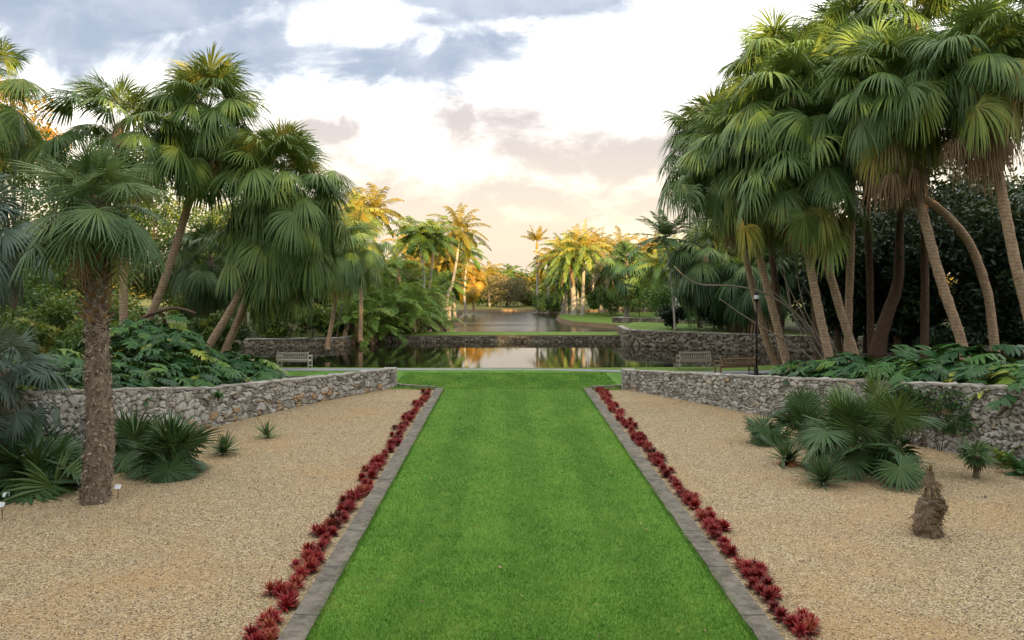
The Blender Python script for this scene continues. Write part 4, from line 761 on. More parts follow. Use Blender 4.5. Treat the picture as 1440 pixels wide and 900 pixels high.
g = G(1305, 752); root = empty('palm_stump', g, 'dead shaggy palm stump wrapped in brown fibre on the right gravel', 'stump')
mb = MB(); tube(mb, [g - ZV * 0.06, g + [-0.02, 0, 0.3], g + [0.09, 0, 0.60], g + [0.10, 0, 0.78], g + [0.03, 0, 1.0], g + [0.05, 0, 1.2]], [0.25, 0.215, 0.24, 0.12, 0.10, 0.06], 46, 22, rng, 0.12); mb.build('stem', M['fibre'], root)
mb = MB(); nn = 420; zz = rng.uniform(0.05, 1.05, nn); a = rng.uniform(0, 6.283, nn); rr = np.interp(zz, [0, 0.3, 0.62, 0.78, 1.0, 1.2], [0.25, 0.215, 0.24, 0.12, 0.10, 0.06]) * 0.95
Bq = g + np.stack([np.cos(a) * rr + np.interp(zz, [0, 0.3, 0.6, 0.78, 1.2], [0, -0.02, 0.09, 0.10, 0.05]), np.sin(a) * rr, zz], 1); Dq = nrm(np.stack([np.cos(a) * 0.35 + rng.normal(0, 0.5, nn), np.sin(a) * 0.35 + rng.normal(0, 0.5, nn), rng.normal(-0.5, 0.6, nn)], 1))
strips(mb, Bq, Dq, nrm(np.cross(Dq, rng.normal(0, 1, (nn, 3)))), rng.uniform(0.08, 0.22, nn), [0, 0.5, 1.0], [1, 0.8, 0.2], np.full(nn, 0.010), np.full(nn, 0.8), rng.uniform(0.0, 0.8, nn)); mb.build('fibre_wrap', M['dead'], root, smooth=False)
mb = MB(); rosette(mb, rng, g + [0.03, 0, 1.15], 26, 0.32, 0.012, 88, 25, 0.9, np.full(26, 0.75)); mb.build('dry_tuft', M['olive'], root, smooth=False)
mb = MB(); rosette(mb, rng, g + [0.03, 0, 0.95], 14, 0.30, 0.022, 30, -60, 1.0, np.full(14, 0.6)); mb.build('leaf_stubs', M['dead'], root, smooth=False)

# ------------------------------------------------------------------ right group of fan palms
RP = [
 ('fan palm leaning left at the near end of the benches, red-brown trunk', [(1105, 507), (1088, 440), (1070, 370), (1056, 310), (1046, 245), (1040, 225)], 41.0, 4.3, 58, dict(skirt=34, yellow=4, els=(80, -25))),
 ('far-left fan palm whose crown edge shows warm sky through it', [(1092, 515), (1075, 470), (1040, 330), (1012, 235), (1002, 205)], 46.0, 4.3, 44, dict(skirt=12, yellow=2, droop=(0.45, 1.8))),
 ('right-side fan palm with yellowing lower fronds, left trunk of a close pair', [(1166, 503), (1150, 430), (1135, 350), (1124, 290), (1118, 240)], 37.0, 3.9, 60, dict(skirt=18, yellow=14, els=(80, -38))),
 ('right-side fan palm leaning across its neighbour, right trunk of a close pair', [(1203, 503), (1180, 430), (1158, 350), (1140, 280), (1126, 200), (1118, 160)], 38.0, 4.6, 60, dict(skirt=12, yellow=8)),
 ('upright shaded fan palm standing between the close pair and the dark tree', [(1192, 500), (1194, 420), (1197, 330), (1198, 200), (1196, 130)], 41.0, 4.6, 56, dict(skirt=12, yellow=4)),
 ('fan palm with long pale trunk and big brown skirt in the right group', [(1352, 480), (1325, 400), (1300, 310), (1282, 245), (1262, 165), (1258, 140)], 33.0, 3.7, 64, dict(skirt=60, yellow=10, skirt_len=1.0, els=(80, -20))),
 ('fan palm with strongly curved trunk arching left in the right group', [(1399, 490), (1388, 410), (1362, 340), (1322, 295), (1280, 262), (1235, 190), (1225, 120)], 37.0, 3.9, 40, dict(skirt=8, yellow=3)),
 ('nearest right fan palm with trunk cut by the right edge', [(1450, 460), (1428, 370), (1408, 270), (1394, 205), (1378, 120), (1374, 100)], 30.5, 3.5, 64, dict(skirt=52, yellow=10, skirt_len=1.0, els=(80, -22))),
 ('tall fan palm topping the left shoulder of the right palm mass', [(1150, 500), (1140, 350), (1112, 200), (1098, 110)], 43.5, 4.4, 62, dict(skirt=4, yellow=0, bark_='bark_brown')),  # dark bark puts shade into the trunk colour of these filler palms
 ('tall fan palm topping the middle of the right palm mass', [(1225, 500), (1222, 350), (1212, 180), (1195, 75)], 44.0, 4.6, 62, dict(skirt=4, yellow=0, bark_='bark_brown')),
 ('fan palm high in the right palm mass above the brown skirt', [(1300, 495), (1300, 300), (1290, 120), (1285, 40)], 40.0, 4.4, 56, dict(skirt=6, yellow=0, bark_='bark_brown')),
 ('fan palm hanging into the top right corner of the view', [(1485, 470), (1475, 300), (1455, 120), (1448, 50)], 33.0, 4.0, 52, dict(skirt=8, yellow=2)),
 ('smaller fan palm under the left shoulder of the right palm mass', [(1100, 500), (1090, 400), (1075, 250), (1068, 195)], 45.0, 4.0, 52, dict(skirt=6, yellow=0, bark_='bark_brown')),
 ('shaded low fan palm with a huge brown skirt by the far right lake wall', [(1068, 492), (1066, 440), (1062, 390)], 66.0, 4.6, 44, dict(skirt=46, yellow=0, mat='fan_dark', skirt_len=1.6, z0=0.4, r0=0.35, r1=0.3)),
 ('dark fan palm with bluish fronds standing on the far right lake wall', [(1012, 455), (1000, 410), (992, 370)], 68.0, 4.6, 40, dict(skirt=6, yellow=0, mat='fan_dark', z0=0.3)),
]
for k, (lb_, px, Yd, reach, n, kw) in enumerate(RP):
    fan_palm(lb_, px, Yd, reach * 0.92, n, 400 + k, **{**dict(r0=0.2, r1=0.17, tint=(0.22, 0.55)), **kw})

# big-leaved plants massed on the terraces: a few source plants, copied
def copy_tree(o, parent=None):
    c = o.copy(); C.objects.link(c); c.parent = parent
    for ch in list(o.children): copy_tree(ch, c)
    return c
def philo_source(seed, tall=1.0):
    rng = np.random.default_rng(seed); root = empty('philodendron', (0, 0, 0), None, 'plant'); mb = MB(); n = 17
    D, el, fr = crown_dirs(rng, n, 82, 22, jit=0.2); Lp = rng.uniform(0.5, 1.05, n) * tall
    H, D1 = petioles(mb, np.repeat(np.array([[0, 0, 0.05]]), n, 0), D, Lp, np.full(n, 0.10), np.full(n, 0.016), np.full(n, 0.7))
    out = nrm(D1 * [1, 1, 0.2] - ZV * 0.15); Lb = rng.uniform(0.55, 0.85, n)
    ti = np.where(rng.uniform(0, 1, n) < 0.14, rng.uniform(0.75, 0.95, n), rng.uniform(0.15, 0.6, n))
    pinnate(mb, rng, H, out, Lb, np.full(n, 0.9), ti, pairs=9, leaflet=0.36, width=0.042, hang=0.6, vee=0.12, start=0.02, fwd=0.25, rw=0.012)
    # solid midblade
    side = nrm(np.cross(out, ZV)); strips(mb, H, out, side, Lb, [0, 0.25, 0.6, 1.0], [0.7, 1.0, 0.75, 0.05], np.full(n, 0.10), np.full(n, 0.7), ti, ridge=0.2)
    mb.build('foliage', M['philo'], root, smooth=False)
    sb = MB(); tube(sb, [(0, 0, -0.15), (0.02, 0, 0.05), (0, 0.02, 0.2)], [0.06, 0.05, 0.03], 6, 6); sb.build('stem', M['bark_brown'], root)
    return root
src = [philo_source(500 + k) for k in range(5)]; used = set()
def put_philo(x, y, z, s, label, group, k, rng):
    o = src[k] if k not in used else copy_tree(src[k]); used.add(k)
    o.location = (x, y, z); o.rotation_euler = (0, 0, rng.uniform(0, 6.28)); o.scale = (s, s, s * rng.uniform(0.9, 1.15)); o['label'] = label; o['category'] = 'plant'; o['group'] = group
rng = np.random.default_rng(77)
for row, (d0, d1) in enumerate(((0.6, 0.8), (1.4, 1.8), (2.5, 3.0), (3.7, 4.4))):
    for y in np.arange(14.0, 31.0, 0.80 + 0.10 * row):
        yj = y + rng.normal(0, 0.2)
        if y < 29.2 + 0.5 * row: x = wall_x(yj, WR) + rng.uniform(d0, d1) + 0.95; put_philo(x, yj, float(zt(yj)) - 0.05, rng.uniform(0.95, 1.35) + 0.16 * row, 'glossy deep-lobed philodendron massed above the right stone wall', 'philodendrons above the right wall', int(rng.integers(5)), rng)
        if 17 < y < 30.6: x = wall_x(yj, WL) - rng.uniform(d0, d1) - 0.90; put_philo(x, yj, float(zt(yj)) - 0.05, rng.uniform(0.85, 1.25) + 0.18 * row, 'glossy deep-lobed philodendron massed above the left stone wall', 'philodendrons above the left wall', int(rng.integers(5)), rng)
for k in range(9):
    q = P(rng.uniform(300, 372), rng.uniform(505, 525), rng.uniform(32.5, 36)); put_philo(q[0], q[1], float(zt(q[1])), rng.uniform(1.2, 1.6), 'broad philodendron ending the left mass beside the lakeside path', 'philodendrons beside the lakeside path', int(rng.integers(5)), rng)
# climbing mound of the same leaves in the left corner
for k in range(12):
    q = P(rng.uniform(165, 255), rng.uniform(455, 505), rng.uniform(29, 33)); put_philo(q[0], q[1], max(q[2] - 0.6, float(zt(q[1]))), rng.uniform(0.9, 1.2), 'tall philodendron climbing between the left palm trunks', 'philodendrons climbing among the left trunks', int(rng.integers(5)), rng)

# ------------------------------------------------------------------ red bromeliads along both kerbs
def brom_mesh(seed):
    rng = np.random.default_rng(seed); mb = MB(); heads = [(0, 0)] + [(rng.normal(0, 0.11), rng.normal(0, 0.11)) for _ in range(rng.integers(1, 4))]
    for hx, hy in heads:
        n = int(rng.integers(30, 40)); rosette(mb, rng, (hx, hy, 0.03), n, rng.uniform(0.16, 0.21), 0.017, 78, 2, 0.25, np.full(n, rng.uniform(0.35, 0.75)), ridge=0.25, pr=(0, 0.35, 0.75, 1.0), pw=(0.8, 1.0, 0.75, 0.1), tip=0.2)
        rosette(mb, rng, (hx, hy, 0.0), 12, 0.2, 0.014, 15, -2, 0.2, np.full(12, 0.08), ridge=0.2)
    return mb.build('bromeliad', M['brom'], smooth=False)
srcb = [brom_mesh(600 + k) for k in range(7)]; usedb = set(); rng = np.random.default_rng(88)
for sg, side_ in ((-1, 'left'), (1, 'right')):
    y = 9.9
    while y < 34.4:
        for q in range(1 if rng.uniform() < 0.72 else 2):
            k = int(rng.integers(7)); o = srcb[k] if k not in usedb else srcb[k].copy()
            if k in usedb: C.objects.link(o)
            usedb.add(k); s = rng.uniform(0.62, 0.98); o.location = (LX + sg * (3.62 + q * 0.20 + rng.normal(0, 0.03)), y + rng.normal(0, 0.06), 0.02); o.rotation_euler = (0, 0, rng.uniform(0, 6.28)); o.scale = (s, s, s * rng.uniform(0.9, 1.2))
            tag(o, f'red bromeliad rosette planted in the row beside the {side_} lawn kerb', 'plant', f'red bromeliads along the {side_} kerb')
        y += rng.uniform(0.25, 0.38)

# creepers and ferns on the right wall
def creeper(label, px0, py0, px1, py1, Yd, seed, nl=700, mat='broad', ls=0.05, name='creeper'):
    rng = np.random.default_rng(seed); a = P(px0, py0, Yd); b_ = P(px1, py1, Yd); mb = MB(); yv = a[1]
    root = empty(name, ((a[0] + b_[0]) / 2, wall_y(a, b_)[1], min(a[2], b_[2])), label, 'plant'); cl_ = rng.uniform(0, 1, (14, 2)); pk = rng.integers(0, 14, nl)
    u = np.clip(cl_[pk] + rng.normal(0, 0.12, (nl, 2)), 0, 1); X_ = a[0] + (b_[0] - a[0]) * u[:, 0]; Z_ = a[2] + (b_[2] - a[2]) * u[:, 1]; 
    c_ = curve(np.array([(x, y, 0) for x, y in WR]), 200); Yw = np.interp(X_, c_[:, 0], c_[:, 1]) 
    V_ = np.stack([X_ - rng.uniform(0.02, 0.16, nl), Yw - rng.uniform(0.02, 0.16, nl), np.maximum(Z_, 0.03)], 1); leafs(mb, rng, V_, ls, rng.uniform(0.2, 0.8, nl), 0.3); mb.build('leaves', M[mat], root, smooth=False)
    sb = MB()
    for k in range(8):
        i0, i1 = rng.integers(0, nl, 2); p0, p1 = V_[i0], V_[i1]; tube(sb, [[p0[0], p0[1] + .03, 0.0], (p0 + p1) / 2, p1], [0.012, 0.008, 0.004], 8, 4)
    sb.build('stems', M['bark_brown'], root); return root
def wall_y(a, b_): 
    c_ = curve(np.array([(x, y, 0) for x, y in WR]), 200); xm = (a[0] + b_[0]) / 2; return xm, float(np.interp(xm, c_[:, 0], c_[:, 1]))
creeper('leafy creeper clinging to the middle of the right stone wall', 1325, 612, 1392, 560, 21.0, 701, 800, 'philo', 0.05)
creeper('thick creeper covering the right end of the right stone wall', 1395, 640, 1452, 572, 19.5, 702, 1200, 'philo', 0.055)
creeper('thin creeper with small leaves beside the large dwarf palm on the right wall', 1285, 600, 1330, 556, 22.0, 703, 260, 'broad', 0.045)
def fern(label, x, y, z, L, seed, n=12, mat='feather', tint=0.62):
    rng = np.random.default_rng(seed); root = empty('fern', (x, y, z), label, 'fern'); mb = MB(); D, el, fr = crown_dirs(rng, n, 75, 15); pinnate(mb, rng, np.repeat(np.array([[x, y, z + 0.03]]), n, 0), D, L * rng.uniform(0.7, 1.1, n), np.full(n, 1.0), np.full(n, tint), 16, L * 0.2, 0.025, 0.4, rw=0.008); mb.build('fronds', M[mat], root, smooth=False)
    sb = MB(); tube(sb, [(x, y, z - 0.05), (x, y, z + 0.05)], [0.03, 0.02], 3, 6); sb.build('stem', M['bark_brown'], root)
g = G(1418, 655); fern('bright yellow-green fern at the foot of the right wall', g[0] - 0.1, g[1], 0, 0.85, 711)
g = G(1436, 668); fern('dark fern touching the right edge at the foot of the wall', g[0], g[1], 0, 0.75, 712, mat='philo', tint=0.4)
fern('small fern growing from a gap in the left stone wall top', -9.25, 25.9, 0.95, 0.4, 713, n=9, mat='philo', tint=0.5)

# ------------------------------------------------------------------ benches, lamp, labels, sculpture, canes
def bench(label, x, y, z, rz, wd, mat, hgt=0.92, recline=0.12):
    root = empty('bench', (x, y, z), label, 'bench'); root.rotation_euler = (0, 0, 0); cz, s_ = math.cos(rz), math.sin(rz)
    def T(p_): return np.array([x + p_[0] * cz - p_[1] * s_, y + p_[0] * s_ + p_[1] * cz, z + p_[2]])
    def part(name, boxes):
        mb = MB()
        for c, sz, rx in boxes: mb.box(T(c), sz, rz, rx=rx)
        return mb.build(name, M[mat], root, smooth=False)
    h2 = wd / 2 - 0.035
    for sx_ in (-1, 1):   # local -y is the back
        part('leg', [((sx_ * h2, -0.04 , 0.21), (0.07, 0.06, 0.42), 0)]); part('leg', [((sx_ * h2, 0.50, 0.31), (0.07, 0.06, 0.62), 0)])
        part('armrest', [((sx_ * h2, 0.24, 0.645), (0.08, 0.60, 0.035), 0), ((sx_ * h2, 0.23, 0.38), (0.045, 0.46, 0.05), 0), ((sx_ * h2, 0.23, 0.14), (0.04, 0.46, 0.04), 0)])
    part('seat', [((0, 0.03 + 0.085 * k, 0.425), (wd - 0.02, 0.065, 0.024), 0) for k in range(6)] + [((0, 0.49, 0.37), (wd - 0.15, 0.03, 0.075), 0), ((0, -0.03, 0.37), (wd - 0.15, 0.03, 0.075), 0)])
    k_ = recline; ns = int((wd - 0.2) / 0.095); hb = hgt - 0.42
    bx = [((sx_ * h2, -0.04 - k_ * 0.5, 0.42 + hb / 2), (0.07, 0.055, hb + 0.02), -k_ / hb * 1.0) for sx_ in (-1, 1)]
    bx += [((0, -0.04 - k_ * 0.93, hgt - 0.06), (wd - 0.14, 0.045, 0.085), -k_ / hb), ((0, -0.04 - k_ * 0.15, 0.50), (wd - 0.14, 0.04, 0.06), -k_ / hb)]
    bx += [(((i - (ns - 1) / 2) * (wd - 0.2) / ns, -0.04 - k_ * 0.55, 0.42 + hb * 0.5 + 0.01), (0.048, 0.018, hb - 0.16), -k_ / hb) for i in range(ns)]
    part('backrest', bx); return root
q = P(412, 517, 42.7); bench('pale weathered bench facing the lake on the left', q[0], 42.75, 0.03, R_(-6), 1.75, 'wood_pale', 0.88)
q = P(978, 521, 42.4); bench('grey weathered bench facing the lake on the right', q[0], 42.6, 0.03, R_(4), 1.70, 'wood_grey', 0.92)
q = P(1036, 530, 40.0); bench('dark brown bench with strongly leaning back beside the lamp post', q[0], 39.9, 0.06, R_(14), 1.95, 'wood_dark', 0.86, 0.26)
q = P(992, 468, 68.5); bench('small pale bench on the grass above the far right lake wall', q[0] + 0.1, 68.0, 0.42, R_(205), 1.5, 'wood_pale', 0.9)

q = P(1064, 526, 38.5); x, y, z = q[0], 38.5, 0.0
root = empty('lamp_post', (x, y, z), 'slim black lamp post beside the dark bench', 'lamp post')
mb = MB(); tube(mb, [(x, y, z - .05), (x, y, z + 0.1), (x, y, z + 0.45), (x, y, z + 0.5)], [0.11, 0.11, 0.075, 0.055], 12, 12); mb.build('base', M['iron'], root)
mb = MB(); tube(mb, [(x, y, z + 0.48), (x, y, z + 3.72)], [0.052, 0.042], 6, 12); mb.build('pole', M['iron'], root)
lam = MB(); tube(lam, [(x, y, z + 3.70), (x, y, z + 3.78), (x, y, z + 3.82)], [0.05, 0.12, 0.13], 6, 12); lan = lam.build('lantern', M['iron'], root)
mb = MB(); tube(mb, [(x, y, z + 3.825), (x, y, z + 3.92), (x, y, z + 4.03)], [0.115, 0.125, 0.105], 6, 12); mb.build('glass', M['glass'], lan)
mb = MB(); tube(mb, [(x, y, z + 4.035), (x, y, z + 4.10), (x, y, z + 4.17)], [0.15, 0.09, 0.015], 6, 12); mb.build('cap', M['iron'], lan)

def plant_label(label, px, py, rz, hh):
    g = G(px, py); root = empty('plant_label', g, label, 'plant label'); mb = MB(); tube(mb, [g - ZV * 0.05, g + ZV * hh], [0.007, 0.007], 3, 6); mb.build('stake', M['iron'], root)
    mb = MB(); mb.box(g + ZV * (hh + 0.04) + np.array([0, -0.02, 0]), (0.13, 0.005, 0.10), rz, rx=-0.55); mb.build('plate', M['tin'], root, smooth=False)
plant_label('small metal plant label on a stake beside the stout palm trunk', 166, 702, R_(10), 0.24)
plant_label('small metal plant label standing closest to the left edge', 3, 730, R_(-12), 0.26)
plant_label('tilted white plant label just before the yellow-tipped dwarf palm', 9, 704, R_(35), 0.10)

rng = np.random.default_rng(15); q = P(953, 446, 80.0); root = empty('stone_sculpture', (q[0], 80, 0.4), 'pale upright stone sculpture of two slabs on the far right lawn', 'sculpture')
mb = MB(); tube(mb, [(q[0] + 0.25, 80, 0.3), (q[0] + 0.22, 80, 1.2), (q[0] + 0.12, 80, 1.9)], [0.42, 0.34, 0.22], 14, 10, rng, 0.06); mb.build('lower_slab', M['stone_white'], root)
mb = MB(); tube(mb, [(q[0] + 0.1, 80, 1.85), (q[0] - 0.25, 80, 2.5), (q[0] - 0.2, 80, 3.1)], [0.18, 0.33, 0.2], 12, 10, rng, 0.08); mb.build('upper_slab', M['stone_white'], root)

def cane(root, px, r, Yd, dY=0.0):
    mb = MB(); n_ = len(px); tube(mb, [P(a, b_, Yd + dY * i / (n_ - 1)) for i, (a, b_) in enumerate(px)], [r, r * 0.8, r * 0.45], 30, 6); return mb.build('cane', M['twig'], root)
q = P(1168, 505, 39.5); root = empty('bare_shrub', (q[0], 39.5, 0.05), 'bare shrub with long arching leafless canes before the right palms', 'shrub')
for px, r in (([(1178, 512), (1148, 470), (1108, 432), (1072, 411), (1030, 402), (985, 400), (962, 388), (948, 374)], 0.055), ([(1172, 512), (1130, 455), (1108, 428), (1080, 405)], 0.05), ([(1160, 512), (1140, 478), (1115, 440), (1104, 390), (1094, 320)], 0.04), ([(1176, 512), (1150, 480), (1120, 425), (1095, 375), (1078, 345)], 0.035),
              ([(1150, 512), (1120, 488), (1075, 462), (1040, 440), (1012, 420)], 0.05), ([(1185, 512), (1165, 470), (1148, 430), (1130, 400)], 0.035), ([(1170, 512), (1150, 470), (1130, 430), (1118, 370), (1112, 330)], 0.03), ([(1165, 512), (1128, 470), (1114, 440), (1108, 400)], 0.03)): cane(root, px, r, 39.8, -1.2)
q = P(250, 440, 34.0); root = empty('bare_branch', q, 'dark bent bare branch reaching right among the left palm trunks', 'branch')
mb = MB(); tube(mb, [P(180, 462, 34.2), P(205, 445, 34.2), P(238, 434, 34), P(258, 435, 34), P(276, 441, 34)], [0.10, 0.08, 0.07, 0.05], 22, 8, rng, 0.06); mb.build('limb', M['bark_brown'], root)

# ------------------------------------------------------------------ middle distance, left shore
clump_palm('dense clumping feather palm at the water edge, left of the causeway', *P(508, 474, 72)[:2], -0.6, 2.6, 4.6, 17, 801, L=3.4, tint=(0.35, 0.7))
clump_palm('tall clumping feather palm behind the causeway end', *P(552, 470, 76)[:2], -0.5, 3.2, 7.6, 24, 802, L=3.6, tint=(0.35, 0.68))
clump_palm('lower clumping feather palm with yellow hanging fronds by the causeway', *P(592, 470, 79.0)[:2], -0.5, 2.2, 4.4, 16, 803, L=3.0, tint=(0.4, 0.85))
shrub('young leafy shrub with yellow leaves at the far left shoreline', *P(440, 470, 70)[:2], -0.55, 3.0, 2.2, 811, tint=(0.4, 0.95), ls=0.22, nl=1500)
shrub('low rounded green shrub between the lake wall and feather palms', *P(462, 470, 71)[:2], -0.55, 2.2, 1.8, 812, tint=(0.3, 0.85), ls=0.2, nl=1300)
broad_tree('rounded green tree behind the left clumping palms', *P(515, 440, 86)[:2], -0.5, 8.2, 4.4, 813, tint=(0.3, 0.75))
broad_tree('mossy weeping tree right of the clumping palms by the water', *P(606, 440, 92)[:2], -0.5, 6.6, 2.6, 814, tint=(0.3, 0.65), nl=5000)
fp = feather_palm
fp('tall royal palm with sunlit yellow fronds above the left shore trees', [(532, 440), (530, 380), (528, 312)], 82, 3.6, 15, 821, shaft=1.1, mat='gold', els=(85, -30), tint=(0.2, 0.5))
fp('green feather palm with upright new frond left of the tall royal palm', [(494, 440), (496, 380), (497, 318)], 78, 3.2, 14, 822, mat='feather', tint=(0.5, 0.75), els=(85, -20), shaft=0.8)
fp('dark feather palm with spreading crown against the left sky', [(592, 440), (596, 390), (588, 328)], 78, 2.7, 15, 823, r0=0.14, els=(70, -30))
fp('second dark feather palm close beside the spreading one', [(600, 440), (606, 390), (612, 334)], 80, 2.9, 14, 824, r0=0.13)
fp('tall curved coconut palm with sunlit top left of the open water', [(627, 452), (629, 420), (637, 395), (643, 360), (645, 330)], 97, 4.0, 17, 825, r0=0.2, r1=0.13, mat='gold', tint=(0.15, 0.5), els=(85, -45), shaft=0.6)
fp('golden feather palm right behind the dark pair on the left shore', [(612, 450), (616, 400), (620, 352)], 105, 4.2, 18, 826, mat='gold', els=(80, -50), dead=4)
fp('golden feather palm with low crown beside the curved coconut palm', [(640, 448), (638, 420), (634, 372)], 104, 3.8, 16, 827, mat='gold', tint=(0.3, 0.6), els=(80, -50))
fp('green feather palm low behind the curved coconut palm', [(632, 450), (632, 425), (630, 398)], 100, 3.0, 12, 828, tint=(0.2, 0.45))
fan_palm('small orange-lit fan palm on the far left shore', [(666, 437), (666, 415), (667, 392)], 126, 2.9, 30, 829, r0=0.2, mat='gold', skirt=6, z0=-0.5, tint=(0.6, 0.95), m=18)
fan_palm('orange-lit fan palm half hidden at the far left shoreline', [(655, 440), (655, 420), (654, 402)], 122, 2.6, 24, 830, r0=0.2, mat='gold', skirt=6, z0=-0.5, tint=(0.6, 0.95), m=18)

# far-left jungle
LT = [(-31.5, 72, 15, 4.6, 'broad'), (-25.5, 76, 14, 4.2, 'broad'), (-37, 69, 14, 4.6, 'broad'), (-24, 74, 12, 4.5, 'broad'), (-29, 80, 13, 5, 'broad'), (-36, 76, 14, 5.5, 'broad'), (-34, 62, 9, 5, 'broad'), (-27, 72, 8, 4.5, 'broad'), (-42, 70, 12, 6, 'broad'), (-22, 80, 7.5, 4, 'broad'), (-52, 60, 12, 6.5, 'broad'), (-17, 82, 6.0, 3.6, 'broad'), (-33, 84, 9, 5, 'sunlit_autumn'), (-46, 86, 12, 6, 'sunlit_autumn'), (-60, 78, 14, 7, 'broad'), (-20, 92, 8, 4.2, 'broad'), (-26, 100, 10, 5, 'sunlit_autumn'), (-14, 100, 7.5, 4, 'sunlit_autumn'), (-12, 116, 8, 4.5, 'sunlit_autumn'), (-18, 126, 8, 5, 'broad')]
for k, (x, y, h, r, mt) in enumerate(LT):
    broad_tree('green broadleaf tree in the thicket behind the left palms' if mt == 'broad' else 'sunlit golden tree in the thicket behind the left palms', x, y, -0.5, h, r, 840 + k, mat=mt, nl=6000, ls=0.2, group='green trees behind the left palms' if mt == 'broad' else 'golden trees behind the left palms')
broad_tree('loose airy tree behind the foreground palm at the upper left edge', *P(20, 400, 44)[:2], 0.2, 13.5, 4.6, 861, nl=8000, ls=0.14, low=0.35, tint=(0.3, 0.8), open_=0.3)
broad_tree('orange-leaved tree catching the sun at the upper left edge', *P(-5, 300, 95)[:2], -0.3, 29, 7.0, 862, mat='sunlit_autumn', nl=6000, ls=0.3, low=0.5, tint=(0.5, 1.0))
for k, (x, y, h, r) in enumerate(((-14.5, 40.5, 3.0, 1.8), (-19, 38, 3.6, 2.4), (-24, 36, 4, 2.6), (-17, 33, 2.6, 1.8), (-22, 30, 3.4, 2.2), (-17.5, 44, 2.6, 1.6), (-28, 40, 5, 3), (-20, 24, 3.0, 2.2))):
    shrub('leafy green understorey shrub beneath the left palms', x, y, ground_z(x, y), h, r, 870 + k, nl=3200, ls=0.15, tint=(0.15, 0.8), group='understorey shrubs beneath the left palms')

for k, (x, y, h, r) in enumerate(((-24, 50, 4.5, 3.2), (-31, 47, 5, 3.4), (-38, 52, 6, 4), (-28, 56, 4.5, 3.4), (-46, 48, 6, 4), (-34, 42, 5, 3.4), (-42, 40, 6, 4), (-20, 70.5, 3.4, 2.6), (-26, 68.5, 4, 3), (-54, 52, 7, 4.5), (-32, 34, 5, 3.2), (-26.5, 44.5, 5, 3.2), (-31, 52, 6, 3.8), (-37, 60, 7, 4.4), (-25, 39.5, 4, 2.6), (-44, 66, 8, 5))):
    shrub('bushy green undergrowth between the left palms and the lake', x, y, -0.4 if y > 50 else ground_z(x, y) - 0.1, h, r, 1100 + k, nl=3800, ls=0.18, tint=(0.15, 0.85), group='undergrowth bushes left of the lake')
# ------------------------------------------------------------------ right thicket, dark
DT = [(19.4, 47.0, 7.5, 2.4), (21, 49.6, 8.5, 2.8), (22.4, 46.0, 8, 2.6), (22.5, 50, 9, 3.6), (27, 51, 11, 4.6), (31, 49, 12, 5.5), (23, 69, 11, 5), (31, 65, 13, 6), (38, 52, 13, 6), (20.5, 74, 9.5, 4.0), (25, 73, 10, 4.2), (19, 71, 8, 4.2), (28, 72, 12, 6), (40, 64, 14, 7), (46, 50, 13, 6), (27, 44, 10, 3.8), (34, 42, 11, 4.4), (40, 44, 12, 5), (31, 37, 9, 3.4)]
for k, (x, y, h, r) in enumerate(DT):
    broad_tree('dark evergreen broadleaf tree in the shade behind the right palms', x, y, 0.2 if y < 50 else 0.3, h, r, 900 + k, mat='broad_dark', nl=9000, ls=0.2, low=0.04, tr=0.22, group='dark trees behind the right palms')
broad_tree('glossy green tree standing left of the right palms over the lake wall', *P(985, 440, 72)[:2], 0.3, 9.0, 3.6, 921, mat='broad', nl=7000, ls=0.17, tint=(0.0, 0.5), low=0.03)
q = P(1262, 500, 40.0); rng = np.random.default_rng(3); root = empty('dark_tree', (q[0], 41.5, 0.0), 'thick dark leaning trunk of a tree shaded behind the right palms', 'tree')
mb = MB(); tube(mb, [P(1232, 505, 41.5), P(1242, 460, 41.5), P(1262, 400, 41.5), P(1265, 330, 41.5), P(1268, 250, 42)], [0.42, 0.34, 0.26, 0.2, 0.14], 24, 12, rng, 0.05); mb.build('trunk', M['bark_brown'], root)
mb = MB(); V_ = P(1270, 240, 42) + rng.normal(0, 1, (5000, 3)) * [2.4, 1.6, 1.8]; leafs(mb, rng, V_, 0.17, rng.uniform(0, 0.8, 5000)); mb.build('crown', M['broad_dark'], root, smooth=False)
for k, (x, y, h, r) in enumerate(((14.6, 70.2, 2.2, 1.5), (17.8, 68.5, 3.0, 1.9), (21, 66.5, 3.4, 2.2), (25, 64, 3.6, 2.4), (30, 62.5, 4, 3), (35, 61, 4.5, 3.2), (41, 59.5, 5, 3.4), (48, 58, 5, 3.6), (27, 52, 3.4, 2.4), (33, 47, 3.6, 2.6), (24, 47, 3, 2), (28, 42, 3, 2.2), (22.5, 41, 2.4, 1.6), (33, 36, 3.6, 2.4))):
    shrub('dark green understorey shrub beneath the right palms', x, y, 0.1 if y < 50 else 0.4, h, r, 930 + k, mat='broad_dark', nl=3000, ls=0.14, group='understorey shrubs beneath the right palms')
fp('dark spiky feather palm reaching left over the lake from the right thicket', [(948, 440), (944, 390), (936, 335)], 68, 3.0, 15, 941, r0=0.1, r1=0.08, mat='fan_dark' , els=(75, -20), leaflet=0.7, width=0.04, droop=(0.3, 0.9), hang=0.35, z0=0.4)

